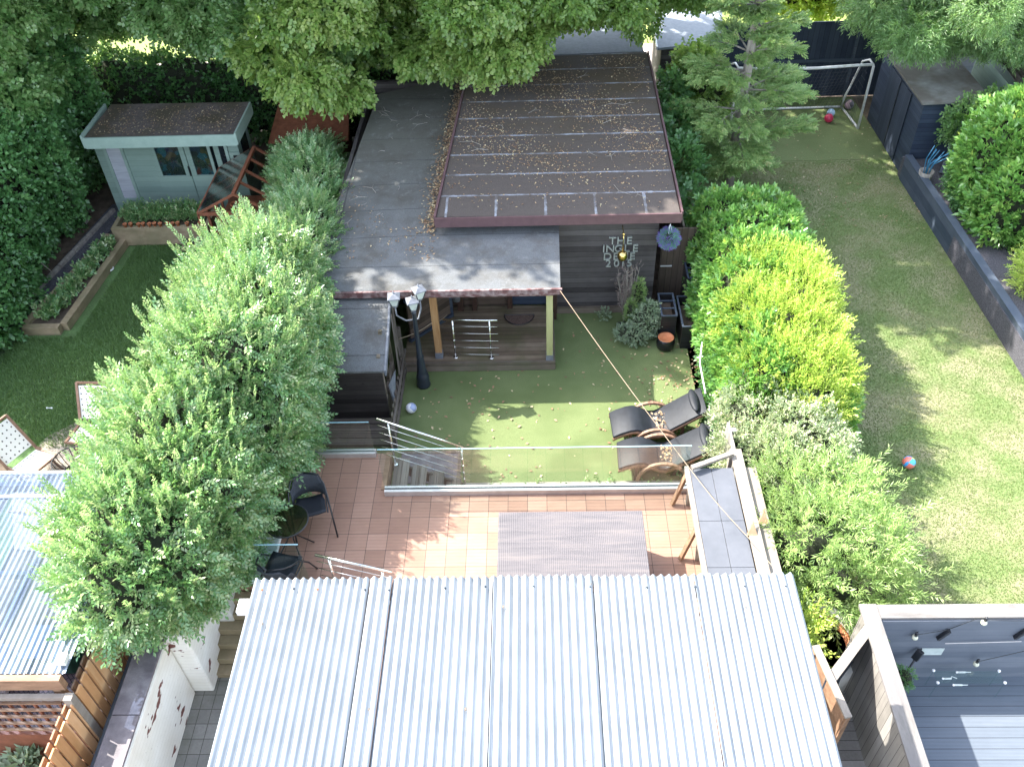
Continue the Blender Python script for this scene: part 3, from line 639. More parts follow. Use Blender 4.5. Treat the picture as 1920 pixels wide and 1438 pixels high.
MB().add([(-2.68, 11.35, .75), (-2.6, 11.7, .78), (-2.62, 11.3, .25), (-2.66, 11.35, .77), (-2.58, 11.7, .8), (-2.6, 11.3, .27)], [(0, 1, 2), (3, 5, 4), (0, 3, 4, 1), (1, 4, 5, 2), (2, 5, 3, 0)]).build('hanging_pennant', 'lamp_grey', t)
t = thing('low_platform', (-3.4, 10.8, 0), 'low weathered plank platform in front of the black playhouse', 'platform')
m = MB()
for k in range(4): m.box(-4.1, -2.62, 10.52 + k * .165, 10.67 + k * .165, .02, .09 + .004 * k)
m.build('plank', 'old_wood_y', t)
t = thing('picket_gate', (-2.5, 11.6, 0), 'weathered picket rail beside the playhouse, edge on', 'fence')
m = MB()
for k in range(11):
    y = 10.62 + k * .19; m.box(-2.6, -2.57, y, y + .09, 0, .5 + .02 * (k % 3))
m.build('picket', 'old_wood_y', t)
MB().bar((-2.55, 10.58, .4), (-2.55, 12.7, .4), .035, .07).bar((-2.55, 10.58, .12), (-2.55, 12.7, .12), .035, .07).build('rail', 'old_wood_x', t)
MB().box(-2.63, -2.54, 12.42, 12.5, 0, 1.15).build('gate_post', 'old_wood_x', t); MB().box(-2.58, -2.5, 10.45, 10.53, 0, .55).build('gate_post', 'old_wood_x', t)
MB().bar((-2.6, 12.45, 1.9), (-2.58, 12.2, .9), .03, .05).bar((-2.6, 12.2, 1.7), (-2.56, 11.9, .5), .03, .05).build('brace', 'old_wood_x', t)

# ================================================================== LAMP POST
LX, LY = -2.18, 12.12
t = thing('lamp_post', (LX, LY, 0), 'black cast lamp post with three grey lanterns on the artificial grass', 'lamp post')
MB().lathe([(.13, 0), (.135, .04), (.12, .08), (.125, .2), (.11, .3), (.09, .33), (.1, .37), (.085, .42), (.075, .62), (.062, .7), (.072, .74), (.055, .78), (.045, 1.2), (.038, 1.75), (.05, 1.8)], (LX, LY, 0), 12).build('pole', 'navy_metal', t, True)
def lantern(x, y, z, a):
    l = MB().lathe([(.02, -.02), (.045, 0), (.05, .03), (.03, .05)], (x, y, z), 8).build('lantern', 'lamp_grey', t, True); MB().lathe([(.025, .245), (.04, .25), (.02, .29), (.008, .34)], (x, y, z), 8).build('finial', 'lamp_grey', l, True)
    m = MB(); o = [(.05, .045), (.095, .22)]
    vs = [(x + r * sx, y + r * sy, z + h) for r, h in o for sx, sy in ((-1, -1), (1, -1), (1, 1), (-1, 1))]
    m.add(vs, [(0, 1, 5, 4), (1, 2, 6, 5), (2, 3, 7, 6), (3, 0, 4, 7)]).rotz(a, (x, y)); m.build('lantern_glass', 'lamp_glass', l)
    m = MB()
    for sx, sy in ((-1, -1), (1, -1), (1, 1), (-1, 1)): m.bar((x + .05 * sx, y + .05 * sy, z + .04), (x + .097 * sx, y + .097 * sy, z + .225), .014, .014)
    m.rotz(a, (x, y)).build('lantern_frame', 'navy_metal', l)
    rs = [(.112, .215), (.108, .232), (.045, .28), (.02, .29)]; m = MB()
    vs = [(x + r * sx, y + r * sy, z + h) for r, h in rs for sx, sy in ((-1, -1), (1, -1), (1, 1), (-1, 1))]
    fs = [(3, 2, 1, 0), (12, 13, 14, 15)] + [(4 * i + j, 4 * i + (j + 1) % 4, 4 * i + 4 + (j + 1) % 4, 4 * i + 4 + j) for i in range(3) for j in range(4)]
    m.add(vs, fs).rotz(a, (x, y)).build('lantern_roof', 'lamp_grey', l, bevel=.006)
hx, hy = LX, LY
lantern(hx, hy, 1.82, .3)
for px, py, z, a in ((741, 575, 1.93, .1), (787, 562, 2.0, .5)):
    c = G(px, py, z); lantern(c[0], c[1], z, a)
    MB().tube([(hx, hy, 1.62), ((hx + c[0]) / 2, (hy + c[1]) / 2, 1.6), (c[0], c[1], z - .2), (c[0], c[1], z)], [.014, .016, .016, .014], 8).build('arm', 'lamp_grey', t, True)

# ================================================================== STAINLESS RAILINGS
def railing(name, label, A, B, hA, hB, posts, zposts, nb=5, over=.15, gap=.17):
    """A,B ends of the top rail; posts: fractions along it"""
    A = Vector(A); B = Vector(B); t = thing(name, tuple(A), label, 'railing', 'stainless steel hand railings')
    MB().tube([A, B], .021, 10).build('hand_rail', 'steel', t, True)
    for k in range(nb):
        o = Vector((0, 0, -gap * (k + 1) + .02)); MB().tube([A + o, B + o], .006, 6).build('cross_bar', 'steel', t, True)
    for f, zb in zip(posts, zposts):
        p = A.lerp(B, f); MB().tube([(p.x, p.y + .015, zb), (p.x, p.y + .015, p.z)], .018, 10).lathe([(.05, 0), (.05, .012), (.03, .02)], (p.x, p.y + .015, zb), 14).build('post', 'steel', t, True)
        m = MB()
        for k in range(nb): m.sphere((p.x, p.y - .004, p.z - gap * (k + 1) + .02), .016, 8)
        m.build('bar_clamp', 'steel', t, True)
    return t
railing('railing', 'level stainless railing standing on the cabin porch deck', (-1.76, 12.68, 1.14), (-.74, 12.63, 1.14), 1, 1, (.17, .85), (.19, .19), 5, gap=.175)
a = G(705, 785, 1.78); b = G(878, 841, 1.08)
railing('railing', 'sloping stainless railing beside the wooden garden steps', a, b, 1, 1, (.12, .92), (.69, .02), 5, gap=.165)
a = G(590, 1040, 1.85); b = G(735, 1073, 1.62)
railing('railing', 'short sloping stainless railing on the terrace at the metal roof edge', a, b, 1, 1, (.17, .86), (.85, .85), 5, gap=.165)

# ================================================================== STEPS, GLASS BALUSTRADE
t = thing('garden_steps', (-1.9, 9.3, 0), 'four grey weathered timber steps down from the terrace', 'steps')
for k in range(4):
    x = -2.38 + k * .27; z = .68 - k * .17
    m = MB().box(x, x + .125, 8.93, 9.66 + (.02 if k == 0 else 0), z - .03, z).box(x + .13, x + .25, 8.93, 9.66, z - .03, z); m.build('tread', 'old_wood_x', t, bevel=.004)
MB().bar((-2.4, 8.95, .55), (-1.3, 8.95, -.02), .04, .2).bar((-2.4, 9.6, .55), (-1.3, 9.6, -.02), .04, .2).build('stringer', 'old_wood_y', t)
t = thing('slate_landing', (-1.9, 9.95, 0), 'dark purple grey slab strip beyond the timber steps', 'slab')
MB().box(-2.42, -1.42, 9.68, 10.35, 0, .012).build('slab', 'coping', t); MB().box(-1.42, -1.36, 9.3, 10.35, 0, .03).box(-2.42, -1.36, 10.35, 10.4, 0, .03).build('slab_edge', 'old_wood_x', t)
t = thing('glass_balustrade', (0, 8.82, .85), 'long frameless glass balustrade in an aluminium channel along the terrace edge', 'balustrade')
MB().box(-2.42, 2.28, 8.72, 8.77, .852, .955).box(-2.42, 2.28, 8.80, 8.84, .852, .955).box(-2.42, 2.28, 8.77, 8.80, .852, .9).build('base_channel', 'steel_dull', t)
MB().box(-2.42, 2.28, 8.771, 8.777, .9, .957).box(-2.42, 2.28, 8.793, 8.799, .9, .957).build('seal', 'rubber', t)
xs = [-2.42, -1.17, -.06, 1.07, 2.26]
for k in range(4):
    x0, x1 = xs[k] + .006, xs[k + 1] - .006
    p = MB().box(x0, x1, 8.778, 8.792, .9, 1.86).build('glass_pane', 'glass', t)
    MB().box(x0, x1, 8.777, 8.793, 1.86, 1.866).build('pane_edge', 'glass_edge', p)
t = thing('glass_balustrade', (-3.3, 9.6, .85), 'short frameless glass balustrade beside the hedge at the terrace corner', 'balustrade')
MB().box(-4.3, -2.66, 9.53, 9.575, .852, .945).box(-4.3, -2.66, 9.605, 9.64, .852, .945).box(-4.3, -2.66, 9.575, 9.605, .852, .9).build('base_channel', 'steel_dull', t)
p = MB().box(-4.28, -2.68, 9.583, 9.597, .9, 1.62).build('glass_pane', 'glass', t); MB().box(-4.28, -2.68, 9.582, 9.598, 1.62, 1.626).build('pane_edge', 'glass_edge', p)
t = thing('glass_screen', (-3.8, 7.08, .85), 'small clear glass screen behind the near bistro chair', 'glass screen')
p = MB().box(-4.35, -3.28, 7.07, 7.085, .9, 1.86).build('glass_pane', 'glass', t); MB().box(-4.35, -3.28, 7.069, 7.086, 1.86, 1.868).build('pane_edge', 'glass_edge', p)

# ================================================================== TERRACE FURNITURE
def wickerm():
    m, t, b = newmat('grey_brown_wicker'); co = objco(t); s = nd(t, 'ShaderNodeSeparateXYZ'); t.links.new(co, s.inputs[0])
    q = math_(t, 'FRACT', math_(t, 'DIVIDE', s.outputs[0], .026)); q2 = math_(t, 'FRACT', math_(t, 'DIVIDE', s.outputs[1], .013))
    st = math_(t, 'LESS_THAN', q, .22); st2 = math_(t, 'LESS_THAN', q2, .3)
    n = noise(t, co, 5, 4, .6, (.25, 3, 1)); col = rampn(t, [(.3, (.07, .066, .072)), (.5, (.105, .095, .1)), (.7, (.15, .13, .125))], n).outputs[0]
    col = mix(t, math_(t, 'MULTIPLY', st, .55), col, (.24, .215, .21)); col = mix(t, math_(t, 'MULTIPLY', st2, .4), col, (.03, .028, .03))
    t.links.new(col, b.inputs['Base Color']); b.inputs['Roughness'].default_value = .5; b.inputs['Specular IOR Level'].default_value = .35
    bump(t, b, math_(t, 'SUBTRACT', st, st2), .5, .004); return m
MT['wicker'] = wickerm()
t = thing('wicker_table', (.45, 7.25, .85), 'large rectangular grey brown wicker table on the tiled terrace', 'table')
MB().box(-.59, 1.45, 6.5, 7.8, 1.53, 1.6).build('table_top', 'wicker', t, bevel=.008)
MB().box(-.5, 1.4, 6.6, 7.72, .86, 1.53).build('cabinet_base', 'wicker', t)
# bistro set
def tube_arc(c, r, a0, a1, z, n=12, sx=1, sy=1): return [(c[0] + sx * r * math.cos(a), c[1] + sy * r * math.sin(a), z) for a in np.linspace(a0, a1, n)]
def bistro():
    r = thing('bistro_chair', (0, 0, 0), 'black woven bistro chair beyond the round glass table, beside the hedge', 'chair', 'black woven bistro chairs')
    m = MB(); V = []; F = []
    for i in range(7):
        for j in range(7):
            x = -.22 + .44 * i / 6; y = -.2 + .4 * j / 6; V.append((x * (1 - .12 * (j < 2)), y, .43 + .03 * ((i - 3) / 3) ** 2 + .02 * (j - 3) / 3))
    F = [(i * 7 + j, (i + 1) * 7 + j, (i + 1) * 7 + j + 1, i * 7 + j + 1) for i in range(6) for j in range(6)]
    o = m.add(V, F).build('seat', 'cushion', r, True); sm = o.modifiers.new('thick', 'SOLIDIFY'); sm.thickness = .02
    m = MB(); V = []; F = []
    for i in range(9):
        a = math.pi * (-.05 - .9 * i / 8)
        for j in range(4):
            zz = .45 + .36 * j / 3; hgt = 1 if 1 < i < 7 else .55
            V.append((.25 * math.cos(a), -.06 + .2 * math.sin(a) - .03 * j, .45 + .34 * hgt * j / 3))
    F = [(i * 4 + j, (i + 1) * 4 + j, (i + 1) * 4 + j + 1, i * 4 + j + 1) for i in range(8) for j in range(3)]
    o = m.add(V, F).build('backrest', noisy('woven_mesh', (.015, .02, .028), (.06, .07, .085), 120, .5, .4), r, True); sm = o.modifiers.new('thick', 'SOLIDIFY'); sm.thickness = .008
    for sx in (-1, 1):
        MB().tube([(sx * .3, .34, 0), (sx * .29, .2, .35), (sx * .28, .02, .63), (sx * .26, -.12, .72), (sx * .2, -.25, .8), (0, -.33, .82)], .013, 8).build('arm_frame', 'black_metal', r, True)
        MB().tube([(sx * .24, -.28, 0), (sx * .24, -.2, .42), (sx * .24, .18, .42)], .012, 8).build('leg', 'black_metal', r, True)
    return r
ch = bistro(); ch2 = copy_tree(ch)
ch.location = (-3.42, 8.2, .85); ch.rotation_euler = (0, 0, math.radians(-68))
ch.rotation_euler = (0, 0, math.radians(195))
ch2.location = (-3.62, 7.12, .85); ch2.rotation_euler = (0, 0, math.radians(-12)); ch2['label'] = 'black woven bistro chair nearest the metal roof, behind the glass screen'
t = thing('bistro_table', (-3.62, 7.72, .85), 'round smoked glass bistro table with thin black legs', 'table')
MB().lathe([(.01, .7), (.3, .7), (.3, .71), (.01, .71)], (-3.62, 7.72, .85), 32).build('table_top', glassm('smoked_glass', (.42, .42, .42), .08, .86), t)
MB().tube([(-3.62 + .3 * math.cos(a), 7.72 + .3 * math.sin(a), 1.555) for a in np.linspace(0, 2 * math.pi, 33)], .011, 8, False).build('rim', 'black_metal', t, True)
for k in range(4):
    a = k * math.pi / 2 + .5; MB().tube([(-3.62 + .28 * math.cos(a), 7.72 + .28 * math.sin(a), 1.54), (-3.62 + .05 * math.cos(a), 7.72 + .05 * math.sin(a), 1.2), (-3.62 + .27 * math.cos(a), 7.72 + .27 * math.sin(a), .86)], .011, 8).build('leg', 'black_metal', t, True)
t = thing('pale_box', (-4.1, 7.5, .85), 'low pale grey storage box behind the bistro chairs', 'box')
MB().box(-4.34, -3.88, 7.12, 8.0, .86, 1.0).build('box_base', 'white_plastic', t, bevel=.02); MB().box(-4.36, -3.86, 7.1, 8.02, 1.0, 1.03).build('lid', 'lamp_glass', t, bevel=.01)

# ================================================================== BAR COUNTER AND FENCE AT RIGHT
t = thing('bar_counter', (2.5, 7.6, .85), 'long timber bar counter with blue grey slab top at the terrace right edge', 'counter')
xg = [2.24, 2.56, 2.88]; yg = [5.4, 6.15, 6.9, 7.68, 8.66]
for i in range(2):
    for j in range(4): MB().box(xg[i] + .003, xg[i + 1] - .003, yg[j] + .003, yg[j + 1] - .003, 1.47, 1.5).build('top_panel', 'steps_paint', t, bevel=.002)
MB().box(2.17, 2.236, 5.4, 8.7, 1.43, 1.507).build('front_rail', 'timber_pale', t, bevel=.004)
for y in (8.5, 7.5, 6.4):
    MB().bar((2.27, y, 1.42), (2.27, y, .86), .08, .08).build('leg', 'timber_pale', t)
    MB().bar((2.2, y + .1, 1.42), (2.02, y - .02, .88), .05, .07).build('brace', 'timber_brown', t)
MB().box(2.3, 2.34, 5.4, 8.6, .86, 1.4).build('front_panel', 'timber_pale', t)
t = thing('side_fence', (3.05, 8, 0), 'bleached plank fence with wide cap boards along the right side of the terrace', 'fence')
MB().box(2.95, 2.99, 5.0, 9.6, 0, 1.5).build('panel', 'timber_grey', t)
MB().box(2.89, 3.06, 5.0, 9.0, 1.5, 1.54).build('cap', 'timber_pale', t, bevel=.004); MB().box(3.07, 3.24, 5.0, 8.7, 1.42, 1.46).build('cap', 'timber_pale', t, bevel=.004)
for y in (6.9, 8.0, 9.4): MB().box(2.99, 3.07, y, y + .08, 0, 1.5).build('post', 'timber_grey', t)
for p, q in ((7.42, 2.86), (7.62, 3.05)):
    MB().add([(q, p, 1.54), (q + .14, p, 1.54), (q + .1, p + .16, 1.64), (q, p - .03, 1.54), (q + .14, p - .03, 1.54), (q + .1, p + .13, 1.64)], [(0, 2, 1), (3, 4, 5), (0, 3, 5, 2), (1, 2, 5, 4), (0, 1, 4, 3)]).build('wedge', 'timber_brown', t)
a = G(1297, 877, 1.6); b = G(1372, 850, 1.6)
t = thing('timber_rail', a, 'pale timber rail slanting from the bar counter corner into the bushes', 'rail')
MB().bar(a, b, .07, .05).build('rail', 'timber_pale', t); MB().bar((b[0], b[1], 0), b, .06, .06).build('support_post', 'timber_pale', t)
t = thing('boundary_fence', (3.2, 12.4, 0), 'low grey fence rails half swallowed by the right hedge', 'fence')
m = MB()
for z in (.35, .7, 1.0): m.bar((3.1, 9.6, z), (3.42, 14.6, z), .03, .09)
m.build('rail', 'timber_grey', t)
for y in (9.8, 11.4, 13.0, 14.4): MB().box(3.12 + (y - 9.6) * .065, 3.19 + (y - 9.6) * .065, y, y + .07, 0, 1.1).build('post', 'timber_grey', t)
MB().tube([G(1323, 590, .9), G(1312, 680, .9), G(1323, 738, .9)], .012).build('white_pipe', 'white_plastic', t)
# rope
def rope(name, label, pts, r=.006):
    t = thing(name, pts[0], label, 'rope'); P = []
    for i in range(len(pts) - 1):
        a = Vector(pts[i]); b = Vector(pts[i + 1])
        for k in range(8): f = k / 8; P.append(a.lerp(b, f) - Vector((0, 0, .05 * math.sin(math.pi * f))))
    P.append(Vector(pts[-1])); MB().tube(P, r, 6).build('cord', 'rope', t, True)
rope('washing_line', 'thin tan line running from the porch post over the loungers to the bar counter', [G(1050, 545, 2.02), G(1293, 878, 1.75), G(1415, 1020, 1.9), G(1490, 1100, 2.1)])
rope('tan_cord', 'thin tan cord tied across the porch behind the lamp post', [G(747, 636, 1.0), G(815, 602, 1.1), G(838, 590, 1.0)], .007)

# ================================================================== LOUNGERS
def lounger():
    r = thing('sun_lounger', (0, 0, 0), 'charcoal cushioned wooden sun lounger farther from the glass, in dappled shade', 'sun lounger', 'charcoal sun loungers on curved wooden frames')
    pr = [(0, .33), (.12, .4), (.3, .47), (.42, .48), (.55, .42), (.7, .33), (.8, .33), (.95, .42), (1.2, .6), (1.45, .78), (1.58, .84)]
    def strip(y0, y1, th, dz=0, p=pr):
        m = MB(); n = len(p); vs = [(x, y, z + dz) for y in (y0, y1) for x, z in p] + [(x, y, z + dz - th) for y in (y0, y1) for x, z in p]; fs = []
        for i in range(n - 1): fs += [(i, i + 1, n + i + 1, n + i), (2 * n + i, 3 * n + i, 3 * n + i + 1, 2 * n + i + 1), (i, 2 * n + i, 2 * n + i + 1, i + 1), (n + i, n + i + 1, 3 * n + i + 1, 3 * n + i)]
        fs += [(0, n, 3 * n, 2 * n), (n - 1, 3 * n - 1, 4 * n - 1, 2 * n - 1)]; return m.add(vs, fs)
    strip(-.3, .3, .05).build('cushion', 'cushion', r, True, bevel=.015)
    MB().sphere((1.4, 0, .83), .5, 16, (.16, .55, .1)).rotz(0).build('pillow', 'cushion', r, True)
    strip(-.3, -.26, .06, -.052).build('side_rail', 'teak', r, True); strip(.26, .3, .06, -.052).build('side_rail', 'teak', r, True)
    for s in (-1, 1):
        pts = [(.74 + .42 * math.cos(a), s * .33, .02 + .46 * math.sin(a)) for a in np.linspace(.0, math.pi, 16)]
        m = MB()
        for i in range(15): m.bar(pts[i], pts[i + 1], .045, .05, (0, 1, 0))
        m.build('rocker_arc', 'teak', r)
        MB().bar((.3, s * .27, 0), (.3, s * .27, .4), .05, .05).bar((1.2, s * .27, 0), (1.2, s * .27, .52), .05, .05).build('leg', 'brown_paint', r)
    return r
l1 = lounger(); l2 = copy_tree(l1)
l1.location = (1.27, 10.7, 0); l1.rotation_euler = (0, 0, math.radians(3))
l2.location = (1.33, 9.98, 0); l2.rotation_euler = (0, 0, math.radians(-1)); l2['label'] = 'charcoal cushioned wooden sun lounger nearest the glass balustrade'

# balls
def ball(name, label, px, py, r, mat, z0=0):
    c = G(px, py, z0 + r); t = thing(name, (c[0], c[1], z0), label, 'ball'); MB().sphere((c[0], c[1], z0 + r), r, 20).build('shell', mat, t, True); return t
def ballm(name, base, cols, scale=9):
    m, t, b = newmat(name); co = nd(t, 'ShaderNodeTexCoord').outputs['Object']
    vo = nd(t, 'ShaderNodeTexVoronoi'); vo.inputs['Scale'].default_value = scale; t.links.new(co, vo.inputs['Vector'])
    s = nd(t, 'ShaderNodeSeparateColor'); t.links.new(vo.outputs['Color'], s.inputs[0])
    st = [(i / len(cols), c) for i, c in enumerate(cols)]; col = rampn(t, st, s.outputs[0], 'CONSTANT').outputs[0]
    t.links.new(col, b.inputs['Base Color']); b.inputs['Roughness'].default_value = .35; return m
ball('white_football', 'white football lying on the artificial grass near the playhouse', 771, 765, .1, ballm('white_ball', 0, [(.75, .75, .75), (.8, .8, .8), (.3, .35, .5), (.78, .78, .78), (.7, .7, .72)]))
ball('striped_ball', 'colourful blue, red and yellow football on the right lawn', 1704, 867, .11, ballm('colour_ball', 0, [(.05, .35, .75), (.65, .1, .08), (.1, .5, .7), (.6, .55, .1), (.02, .02, .02), (.75, .2, .15)], 8))
ball('red_ball', 'red football on the turf before the goal', 1554, 222, .12, plain('red_plastic', (.5, .03, .08), .35))
ball('pale_blue_ball', 'pale blue and white football touching the red ball', 1558, 212, .11, plain('pale_blue_plastic', (.35, .48, .6), .35))
ball('patterned_ball', 'grey and pink patterned football inside the goal', 1592, 196, .13, ballm('grey_ball', 0, [(.3, .28, .3), (.1, .09, .1), (.45, .3, .32), (.2, .2, .22)], 9))
t = thing('white_ring', G(205, 505, .02), 'small white plastic ring lying on the left lawn', 'toy')
c = G(205, 505, .02); MB().tube([(c[0] + .09 * math.cos(a), c[1] + .09 * math.sin(a), .03) for a in np.linspace(0, 2 * math.pi, 20)], .018, 6, False).build('ring', 'white_plastic', t, True)
t = thing('white_bone', G(93, 765, .02), 'tiny white bone shaped toy on the left lawn', 'toy')
c = G(93, 765, .03); MB().tube([(c[0] - .04, c[1], .03), (c[0] + .04, c[1], .03)], .012).sphere((c[0] - .045, c[1], .03), .02, 8).sphere((c[0] + .045, c[1], .03), .02, 8).build('toy', 'white_plastic', t, True)

# ================================================================== PLANTERS BY THE CABIN
def boxplanter(label, x0, y0, x1, y1, h, n, rot=0):
    t = thing('rattan_planter', ((x0 + x1) / 2, (y0 + y1) / 2, 0), label, 'planter', 'tall black woven planters')
    c = ((x0 + x1) / 2, (y0 + y1) / 2)
    MB().box(x0, x1, y0, y0 + .02, 0, h).box(x0, x1, y1 - .02, y1, 0, h).box(x0, x0 + .02, y0 + .02, y1 - .02, 0, h).box(x1 - .02, x1, y0 + .02, y1 - .02, 0, h).rotz(rot, c).build('body', 'rattan_black', t)
    m = MB()
    for k in range(n + 1):
        y = y0 + (y1 - y0) * k / n; m.box(x0 - .01, x1 + .01, y - .012, y + .012, h, h + .02)
    m.box(x0 - .01, x0 + .025, y0, y1, h + .001, h + .027).box(x1 - .025, x1 + .01, y0, y1, h + .001, h + .027).rotz(rot, c).build('rim', 'navy_wall', t)
    MB().box(x0 + .03, x1 - .03, y0 + .03, y1 - .03, h - .25, h - .2).rotz(rot, c).build('inner_tray', 'soil', t)
boxplanter('black woven trough with three openings beside the variegated shrub', 2.42, 13.3, 2.72, 14.0, .62, 3)
boxplanter('tallest black woven trough against the fence by the hedge', 2.98, 14.0, 3.28, 14.5, 1.0, 3)
boxplanter('black woven trough standing nearest the terracotta bowl on its right', 2.8, 13.05, 3.14, 14.0, .55, 1)
t = thing('glazed_bowl', (2.56, 13.1, 0), 'round black glazed pot with orange terracotta inside', 'pot')
c = G(1249, 633, .25); c = (c[0], c[1], 0)
MB().lathe([(.13, 0), (.17, .03), (.185, .14), (.165, .24), (.15, .255)], c, 24).build('body', plain('black_glaze', (.012, .012, .014), .15), t, True)
MB().lathe([(.155, .256), (.158, .262), (.13, .262), (.11, .2), (.02, .15)], c, 24).build('inner_rim', 'terracotta', t, True)
t = thing('black_planter', (1.78, 13.5, 0), 'square black plastic planter under the dead shrub', 'planter')
MB().box(1.6, 1.95, 13.35, 13.7, 0, .17).build('box', 'black_metal', t, bevel=.01)
# dead shrub
t = thing('dead_shrub', (1.75, 13.8, 0), 'dry bare brown shrub against the dark cabin wall', 'shrub')
m = MB(); rr = random.Random(3); tips = []
for k in range(34):
    a = rr.uniform(0, 6.28); r1 = rr.uniform(.05, .26); h = rr.uniform(.8, 1.5); b = (1.75, 13.8, .1); e = (1.77 + r1 * math.cos(a), 13.8 + r1 * .8 * math.sin(a), h)
    m.tube([b, ((b[0] + e[0]) / 2 + .03, (b[1] + e[1]) / 2, h * .5), e], [.009, .006, .003], 5); tips += [[b[0] + (e[0] - b[0]) * f, b[1] + (e[1] - b[1]) * f, b[2] + (e[2] - b[2]) * f] for f in np.linspace(.3, 1, 12)]
m.build('stem', 'bark_pale', t); P = np.array(tips)
link('dry_twigs', leaf_mesh('dry_twigs', [scatter_arrays(P + rng.normal(0, .03, P.shape), np.tile([0, 0, 1.], (len(P), 1)), 'needle', .8, .5, .8, None, 8)]), LF['dead'], t)
shrub('dwarf_cypress', 'narrow green dwarf cypress, the taller of two by the cabin wall', 'shrub', [(2.0, 13.75, .75, .12, .12, .42), (2.0, 13.75, .5, .14, .14, .3)], 'small', 'conifer', 900, .5, .8, .3, 11, group='dwarf cypresses by the cabin wall')
shrub('dwarf_cypress', 'narrow green dwarf cypress, the shorter one beside the dead stems', 'shrub', [(1.86, 13.6, .5, .1, .1, .28)], 'small', 'conifer', 900, .5, .8, .3, 12, group='dwarf cypresses by the cabin wall')
shrub('variegated_shrub', 'rounded grey green variegated shrub at the foot of the cabin wall', 'shrub', [(2.12, 13.45, .35, .3, .26, .32), (1.95, 13.25, .2, .22, .2, .2), (2.2, 13.5, .55, .2, .2, .22), (1.72, 13.3, .22, .18, .15, .14)], 'sage', 'sage', 700, .75, .1, .7, 13)
shrub('weed_tuft', 'small pale green weed tuft at the cabin base', 'weed', [(1.38, 14.0, .12, .12, .12, .14)], 'sage', 'sage', 300, .8, .5, .7, 14, core=0)
t = thing('panel_fence', (2.9, 14.7, 0), 'old brown featheredge fence panel between cabin and right hedge', 'fence')
MT['fence_old'] = planks('old_featheredge', [(.05, .036, .026), (.09, .068, .05), (.13, .1, .08)], 'X', .12, .06)
MB().box(2.5, 3.5, 14.62, 14.66, 0, 1.75).build('panel', 'fence_old', t); MB().box(2.52, 2.75, 14.6, 14.615, 1.42, 1.445).box(2.52, 2.75, 14.6, 14.615, .85, .875).build('metal_strip', 'white_rust', t)
MB().box(2.9, 2.94, 14.7, 23.0, 0, 1.75).build('side_panel', 'old_wood_y', t)

# ================================================================== CORRUGATED METAL ROOF
t = thing('metal_canopy', (-.2, 3.5, .85), 'white grey corrugated metal canopy roof over the terrace', 'canopy')
MT['corr'] = noisy('painted_galvanised', (.25, .28, .31), (.285, .31, .335), 4, .5, .02, None, (1, .1, 1), 0, None, .3, .7, (2.5, (.175, .195, .21), .35), .3)
ZR = 3.25
def Zr(y): return ZR - .012 * (5.6 - y)
def corr(x0, x1, y0, y1, dz, pitch=.0885, amp=.0245, name='roof_sheet', mat='corr', par=None, zf=Zr, per=12, th=.0015, ph=0.):
    n = max(2, int((x1 - x0) / pitch * per)); X = np.linspace(x0, x1, n + 1); m = MB(); ys = [y1, y0]
    vs = []
    for y in ys:
        for x in X: vs.append((x, y, zf(y) + dz + amp * math.cos(2 * math.pi * (x + ph) / pitch)))
    for y in ys:
        for x in X: vs.append((x, y, zf(y) + dz - th * 2 + amp * math.cos(2 * math.pi * (x + ph) / pitch)))
    k = n + 1; fs = []
    for i in range(n): fs += [(i, k + i, k + i + 1, i + 1), (2 * k + i, 2 * k + i + 1, 3 * k + i + 1, 3 * k + i), (i, i + 1, 2 * k + i + 1, 2 * k + i)]
    fs += [(0, 2 * k, 3 * k, k), (n, k + n, 3 * k + n, 2 * k + n)]
    return m.add(vs, fs).build(name, mat, par, True)
def Xr(px): return G(px, 1083, ZR)[0]
seams = [480, 694, 737, 925, 1112, 1300, 1491]
for k in range(6):
    corr(Xr(seams[k]) + (.005 if k else 0), Xr(seams[k + 1]) - .006, .2, 5.6 + .008 * (k % 2), .004 * (k % 2) + (.002 if k > 2 else 0), par=t)
for k in range(1, 6): MB().box(Xr(seams[k]) - .008, Xr(seams[k]) + .008, .3, 5.57, ZR - .05, ZR - .042).build('lap_shade_strip', 'rubber', t)  # dark strip under each seam stands in for the sheet overlap's shadow line
for px, py in ((488, 1106), (600, 1105), (684, 1106), (729, 1107), (830, 1103), (916, 1100), (1004, 1100), (1106, 1101), (1209, 1102), (1297, 1101), (1400, 1100), (1475, 1100), (545, 1104)):
    c = G(px, py, ZR + .014); x = round((c[0]) / .0885) * .0885
    MB().lathe([(.019, 0), (.019, .006), (.011, .008), (.011, .016), (.004, .018)], (x, c[1], Zr(c[1]) + .015), 8).build('screw', 'rubber' if px != 600 and px != 488 else 'terracotta', t)
MB().box(-3.15, 2.72, 5.42, 5.5, ZR - .18, ZR - .03).box(-3.15, 2.72, 2.4, 2.48, ZR - .2, ZR - .055).build('cross_beam', 'timber_brown', t)
MB().box(-3.1, -3.0, .4, 5.42, ZR - .26, ZR - .1).box(2.6, 2.7, .4, 5.42, ZR - .26, ZR - .1).build('side_beam', 'timber_brown', t)
for x, y in ((-3.12, 5.3), (2.6, 5.3), (-3.12, 1), (2.6, 1)): MB().box(x, x + .1, y, y + .1, 0, ZR - .26).build('post', 'timber_brown', t)
t = thing('white_notice_box', AY(458, 1138, 5.6), 'small white box fixed beside the left edge of the metal roof', 'box')
c = AY(458, 1138, 5.5)
MB().box(c[0] - .07, c[0] + .07, c[1] - .09, c[1] + .09, c[2] - .04, c[2] + .04).build('casing', 'white_plastic', t, bevel=.01)
m = MB()
for k in range(5): m.box(c[0] - .045, c[0] + .03, c[1] - .05 + k * .022, c[1] - .042 + k * .022, c[2] + .04, c[2] + .043)
